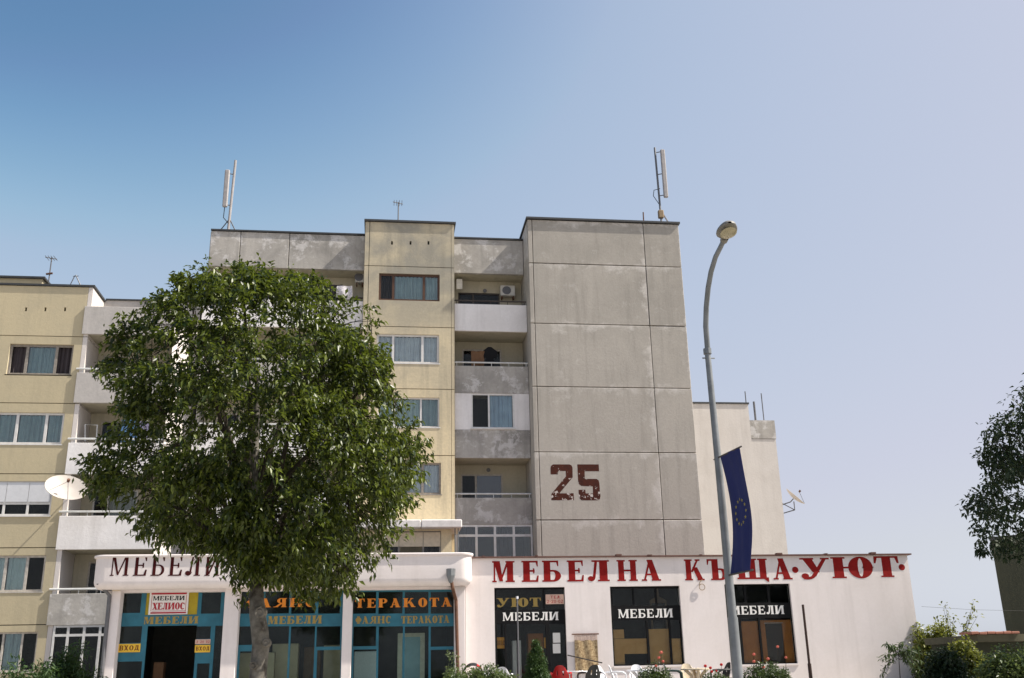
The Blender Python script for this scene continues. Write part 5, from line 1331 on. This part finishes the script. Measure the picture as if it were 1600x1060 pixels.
# dark tree at the right edge
Y3 = 24.0
rt3 = Vector((X(1720, 1060, Y3), Y3, gz(Y3)))
dt = empty('street_tree', rt3, 'dark shaded tree leaning in at the right edge over the low wall', 'tree')
OUT3 = [(1620, 575), (1592, 605), (1572, 632), (1556, 652), (1553, 690), (1575, 705), (1568, 722), (1543, 735), (1545, 755), (1511, 785), (1522, 808), (1540, 818), (1535, 842), (1545, 862), (1580, 872), (1610, 880), (1700, 890), (1800, 880), (1880, 830), (1910, 740), (1880, 620), (1800, 540), (1700, 520)]
OUT3 = [(x+22+max(0, (1600-x)*.1), y) for x, y in OUT3]
c3 = crown_points(OUT3, (1710, 720), Y3, 3.2, 620, 21, .5, [(1575, 712, 18, 9, .9), (1560, 850, 20, 10, .4)])
t3 = [Vector((X(1530, 862, Y3)+dx, Y3, Z(1530, 862, Y3)+dz)) for dx, dz in ((0, 0), (.12, .02))]
tk3 = [rt3-Vector((0, 0, .2)), at(1715, 900, Y3), at(1708, 760, Y3), at(1715, 640, Y3)]
MB().tube(tk3, [.26, .2, .13, .05], 12).build('trunk', 'bark', dt, smooth=True)
b3 = MB()
for k, c in enumerate(c3):
    if k % 6 == 0: limb(b3, tk3[1].lerp(tk3[2], random.Random(k).random()), c, .03, .006, k, 4, .1)
b3.build('branches', 'twig', dt, smooth=True)
leaves('crown', [tuple(c) for c in c3+t3], [random.Random(k).uniform(.28, .5) for k in range(len(c3))]+[.1, .1], 36, .16, .075, 'leaf_dark', 22, dt, .5)

# house in shade behind it, low garage with a terracotta edge
hs_ = empty('dim_house', (X(1561, 920, 46), 46, TER), 'dim grey building wall in shade behind the dark tree at the right edge', 'house')
Yh = 46.0; hxl = X(1561, 920, Yh)
hz_ = Z(1553, 846, Yh); hp_ = [(hxl, Yh), (hxl+6.5, Yh-6.2), (hxl+14, Yh+1), (hxl+7.5, Yh+8)]
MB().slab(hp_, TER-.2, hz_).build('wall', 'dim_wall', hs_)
MB().slab([(hxl-.05, Yh), (hxl+6.5, Yh-6.3), (hxl+14.1, Yh+1), (hxl+7.5, Yh+8.1)], hz_+.003, hz_+.2).build('roof_edge', 'roof_tin', hs_)
Yr = 29.0
gr = empty('low_garage', at(1550, 1040, Yr), 'low flat roofed garage with a terracotta edge beside the bushes', 'garage')
r0, r1 = X(1514, 990, Yr), X(1680, 990, Yr); zt = Z(1560, 986.5, Yr)
MB().box(r0, r1, Yr-.4, Yr+2.6, zt-.30, zt-.10).build('roof_slab', 'weathered_slab', gr)
mt = random.Random(2); x = r0-.2
while x < X(1576, 990, Yr):
    MB().box(x, x+.24, Yr-.46, Yr+.2, zt-.097+mt.uniform(0, .015), zt-.03+mt.uniform(0, .02)).build('tile', 'terracotta', gr, bevel=.01); x += .255
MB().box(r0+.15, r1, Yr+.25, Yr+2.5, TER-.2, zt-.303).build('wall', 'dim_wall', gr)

def sprig(name, base, pts, m_leaf, per, L, W, seed, label, cat, rad=.12, stem=.012, group=None):
    e = empty(name, base, label, cat, group)
    mb = MB(); C_ = []
    for k, ln_ in enumerate(pts):
        mb.tube([base]+ln_, [stem]+[stem*.7]*(len(ln_)-1)+[stem*.3], 5)
        pr = base
        for p in ln_:
            for t in (.33, .66, 1.0): C_.append(tuple(pr.lerp(p, t)))
            pr = p
    mb.build('stem', 'twig', e)
    leaves('foliage', C_, [rad]*len(C_), per, L, W, m_leaf, seed, e, .3)
    return e
def bush(name, q, Y, depth, n, per, L, W, m, seed, label, cat='bush', rad=(.15, .3), shape='dome', group=None):
    """rounded or conical shrub filling a photo box on the plane Y, down to the ground"""
    x0, x1, z0, z1 = rect(*q, Y); z0 = min(z0, gz(Y)); r = random.Random(seed)
    base = Vector(((x0+x1)/2, Y, gz(Y))); e = empty(name, base, label, cat, group)
    C_ = []
    while len(C_) < n:
        a, b, c = r.uniform(-1, 1), r.uniform(-1, 1), r.random()
        if shape == 'cone': ok = math.hypot(a, b) < (1-c)**.8*.95+.05
        else: ok = a*a+b*b+(max(0, c-.45)/.55)**2 < 1 and math.hypot(a, b) < .55+c
        if not ok: continue
        hgt = 1 if shape == 'cone' else .86+.14*math.sin(a*7+seed)*math.cos(b*5+seed)
        C_.append((base.x+a*(x1-x0)/2, Y+b*depth, z0+(z1-z0)*c*hgt))
    mb = MB()
    for k in range(0, n, 5): mb.tube([base+Vector((r.uniform(-.1, .1), r.uniform(-.1, .1), 0)), Vector(C_[k])], [.015, .005], 5)
    mb.build('stems', 'twig', e)
    leaves('foliage', C_, [r.uniform(*rad) for _ in C_], per, L, W, m, seed, e, .15)
    return e, C_
bush('thuja', (814, 998, 862, 1075), 29.4, .55, 420, 70, .07, .026, 'leaf_thuja', 31, 'dense dark green conical shrub in front of the first black window', 'conifer', (.07, .14), 'cone')
bush('leafy_shrub', (690, 1036, 812, 1090), 27.5, .5, 260, 40, .085, .04, 'leaf_shrub', 32, 'pale green leafy shrub along the bottom before the white tables', 'shrub', (.10, .2))
bush('leafy_shrub', (694, 1014, 722, 1090), 28.2, .3, 30, 14, .10, .035, 'leaf_shrub', 33, 'thin upright shrub at the foot of the brown downpipe', 'shrub', (.10, .18))
def roses(q, Y, seed, label, flw, m, n=90):
    e, C_ = bush('rose_bush', q, Y, .45, n*2, 34, .08, .042, 'leaf_rose', seed, label, 'rose bush', (.09, .18))
    for (px, py) in flw:
        c = at(px, py, Y-.15); mb = MB(); r = random.Random(int(px))
        mb.tube([Vector((c.x, c.y+.1, c.z-.35)), c], [.008, .006], 5); mb.build('flower_stem', 'twig', e)
        fl = MB(); R_ = r.uniform(.024, .036)
        for k in range(26):                    # overlapping petals round a small ball
            z_ = 1-2*(k+.5)/26; q_ = math.sqrt(1-z_*z_); a = k*2.39996; d = Vector((q_*math.cos(a), q_*math.sin(a), z_*.8))
            s = d.cross(Vector((0, 0, 1)))
            if s.length < .01: s = Vector((1, 0, 0))
            s.normalize(); t_ = s.cross(d).normalized(); p = c+d*R_
            i = len(fl.v); fl.v += [tuple(p-s*.018-t_*.016), tuple(p+s*.018-t_*.016), tuple(p+s*.014+t_*.02+d*.012), tuple(p-s*.014+t_*.02+d*.012)]; fl.f.append((i, i+1, i+2, i+3))
        fl.build('rose_bloom', m, e)
roses((995, 1036, 1052, 1090), 29.0, 41, 'rose bush with orange pink blooms before the white table', ((1029.5, 1028, ), (1025, 1041), (1036, 1034), (1033, 1020)), 'rose_pink', 70)
roses((1098, 1046, 1135, 1090), 28.6, 42, 'low rose bush with deep red blooms under the black chair', ((1102, 1041), (1110, 1044), (1127, 1039), (1112, 1050), (1119, 1049)), 'rose_red', 36)
roses((1158, 1030, 1232, 1090), 28.4, 43, 'tall rose bush with coral blooms before the right black window', ((1178, 1023), (1215, 1011), (1200, 1030), (1228, 1028), (1178, 1034), (1193, 1043)), 'rose_pink', 90)
# long-leaved sapling by the corner of the white shop
Ya_ = 30.5; ab = Vector((X(1405, 1060, Ya_), Ya_, TER))
ai = empty('sapling', ab, 'long leaved sapling with feather shaped fronds by the corner of the white shop', 'sapling')
sm = MB(); fc = []
topz = at(1404, 1022, Ya_)
sm.tube([ab-Vector((0, 0, .1)), topz], [.02, .01], 6)
for k, (px, py, d) in enumerate(((1385, 1006, 0), (1411, 1004, .1), (1372, 1030, -.2), (1435, 1018, -.1), (1439, 1032, .1), (1432, 1048, -.3), (1380, 1052, .1), (1395, 1012, .2), (1420, 1020, -.3), (1437, 1052, .1))):
    e_ = at(px, py, Ya_)+Vector((0, d, 0)); md = topz.lerp(e_, .55)+Vector((0, 0, .08)); sm.tube([topz-Vector((0, 0, .08*(k % 3))), md, e_], [.01, .007, .004], 5)
    for t in np.linspace(.25, 1, 8):
        p = topz.lerp(md, t/.55) if t < .55 else md.lerp(e_, (t-.55)/.45); fc.append(tuple(p))
sm.build('stem', 'twig', ai); leaves('fronds', fc, [.05]*len(fc), 6, .16, .045, 'leaf_rose', 51, ai, .7)
# bushes at right
bush('yellow_green_bush', (1432, 968, 1498, 1085), 33.5, 1.3, 280, 44, .13, .075, 'leaf_olive', 61, 'yellow green bush behind the right corner of the white shop', 'bush', (.2, .38))
bush('yellow_green_bush', (1486, 996, 1530, 1085), 27.9, .4, 170, 40, .12, .07, 'leaf_olive', 62, 'lower olive bush growing against the low garage', 'bush', (.16, .3))
bush('dark_bush', (1452, 1010, 1506, 1085), 27.4, .5, 150, 40, .10, .06, 'leaf_dark', 63, 'small dark bush low between the white shop and the garage', 'bush', (.15, .28))
bush('green_bush', (1534, 1000, 1670, 1095), 22.0, .8, 300, 40, .10, .05, 'leaf_shrub', 64, 'soft green bush in front of the garage at the right corner', 'bush', (.16, .3))
for k, (px, py, ts) in enumerate(((1477, 945, ((1474, 950), (1484, 962), (1490, 968), (1470, 972))), (1521, 940, ((1522, 948), (1512, 968), (1528, 962), (1506, 975))))):
    b0 = Vector((X(1490+k*18, 1060, 32.3), 32.3, TER))
    sprig('tall_sprig', b0, [[at(1486+k*20, 1000, 32.3), at(x, y, 32.3)] for x, y in ts]+[[at(1486+k*20, 1000, 32.3), at(px, py, 32.3)]], 'leaf_olive', 6, .12, .07, 70+k, ('thin leafy sprig rising against the sky nearer the white shop', 'thin leafy sprig rising against the sky above the low garage')[k], 'shrub', .14, .012, None)
# dark bush at the lower left
bush('juniper_bush', (-30, 1016, 135, 1100), 13.5, .7, 420, 90, .075, .022, 'leaf_thuja', 81, 'dark feathery bush at the lower left corner below the ochre block', 'bush', (.12, .24))
bush('juniper_bush', (55, 1005, 150, 1100), 20, .7, 300, 90, .09, .03, 'leaf_thuja', 82, 'dark bush in front of the glazed ground floor balcony', 'bush', (.14, .28))
# cable crossing the sky at right
c0_, c1_ = at(1395, 762, 60), at(1560, 800, 30)
cb = MB().tube([at(1440, 948, 36), at(1520, 953, 38), at(1700, 957, 40)], .0045, 4)
solo(cb, 'overhead_cable', 'ink', 'thin cable crossing the pale sky above the bushes at the right', 'cable')
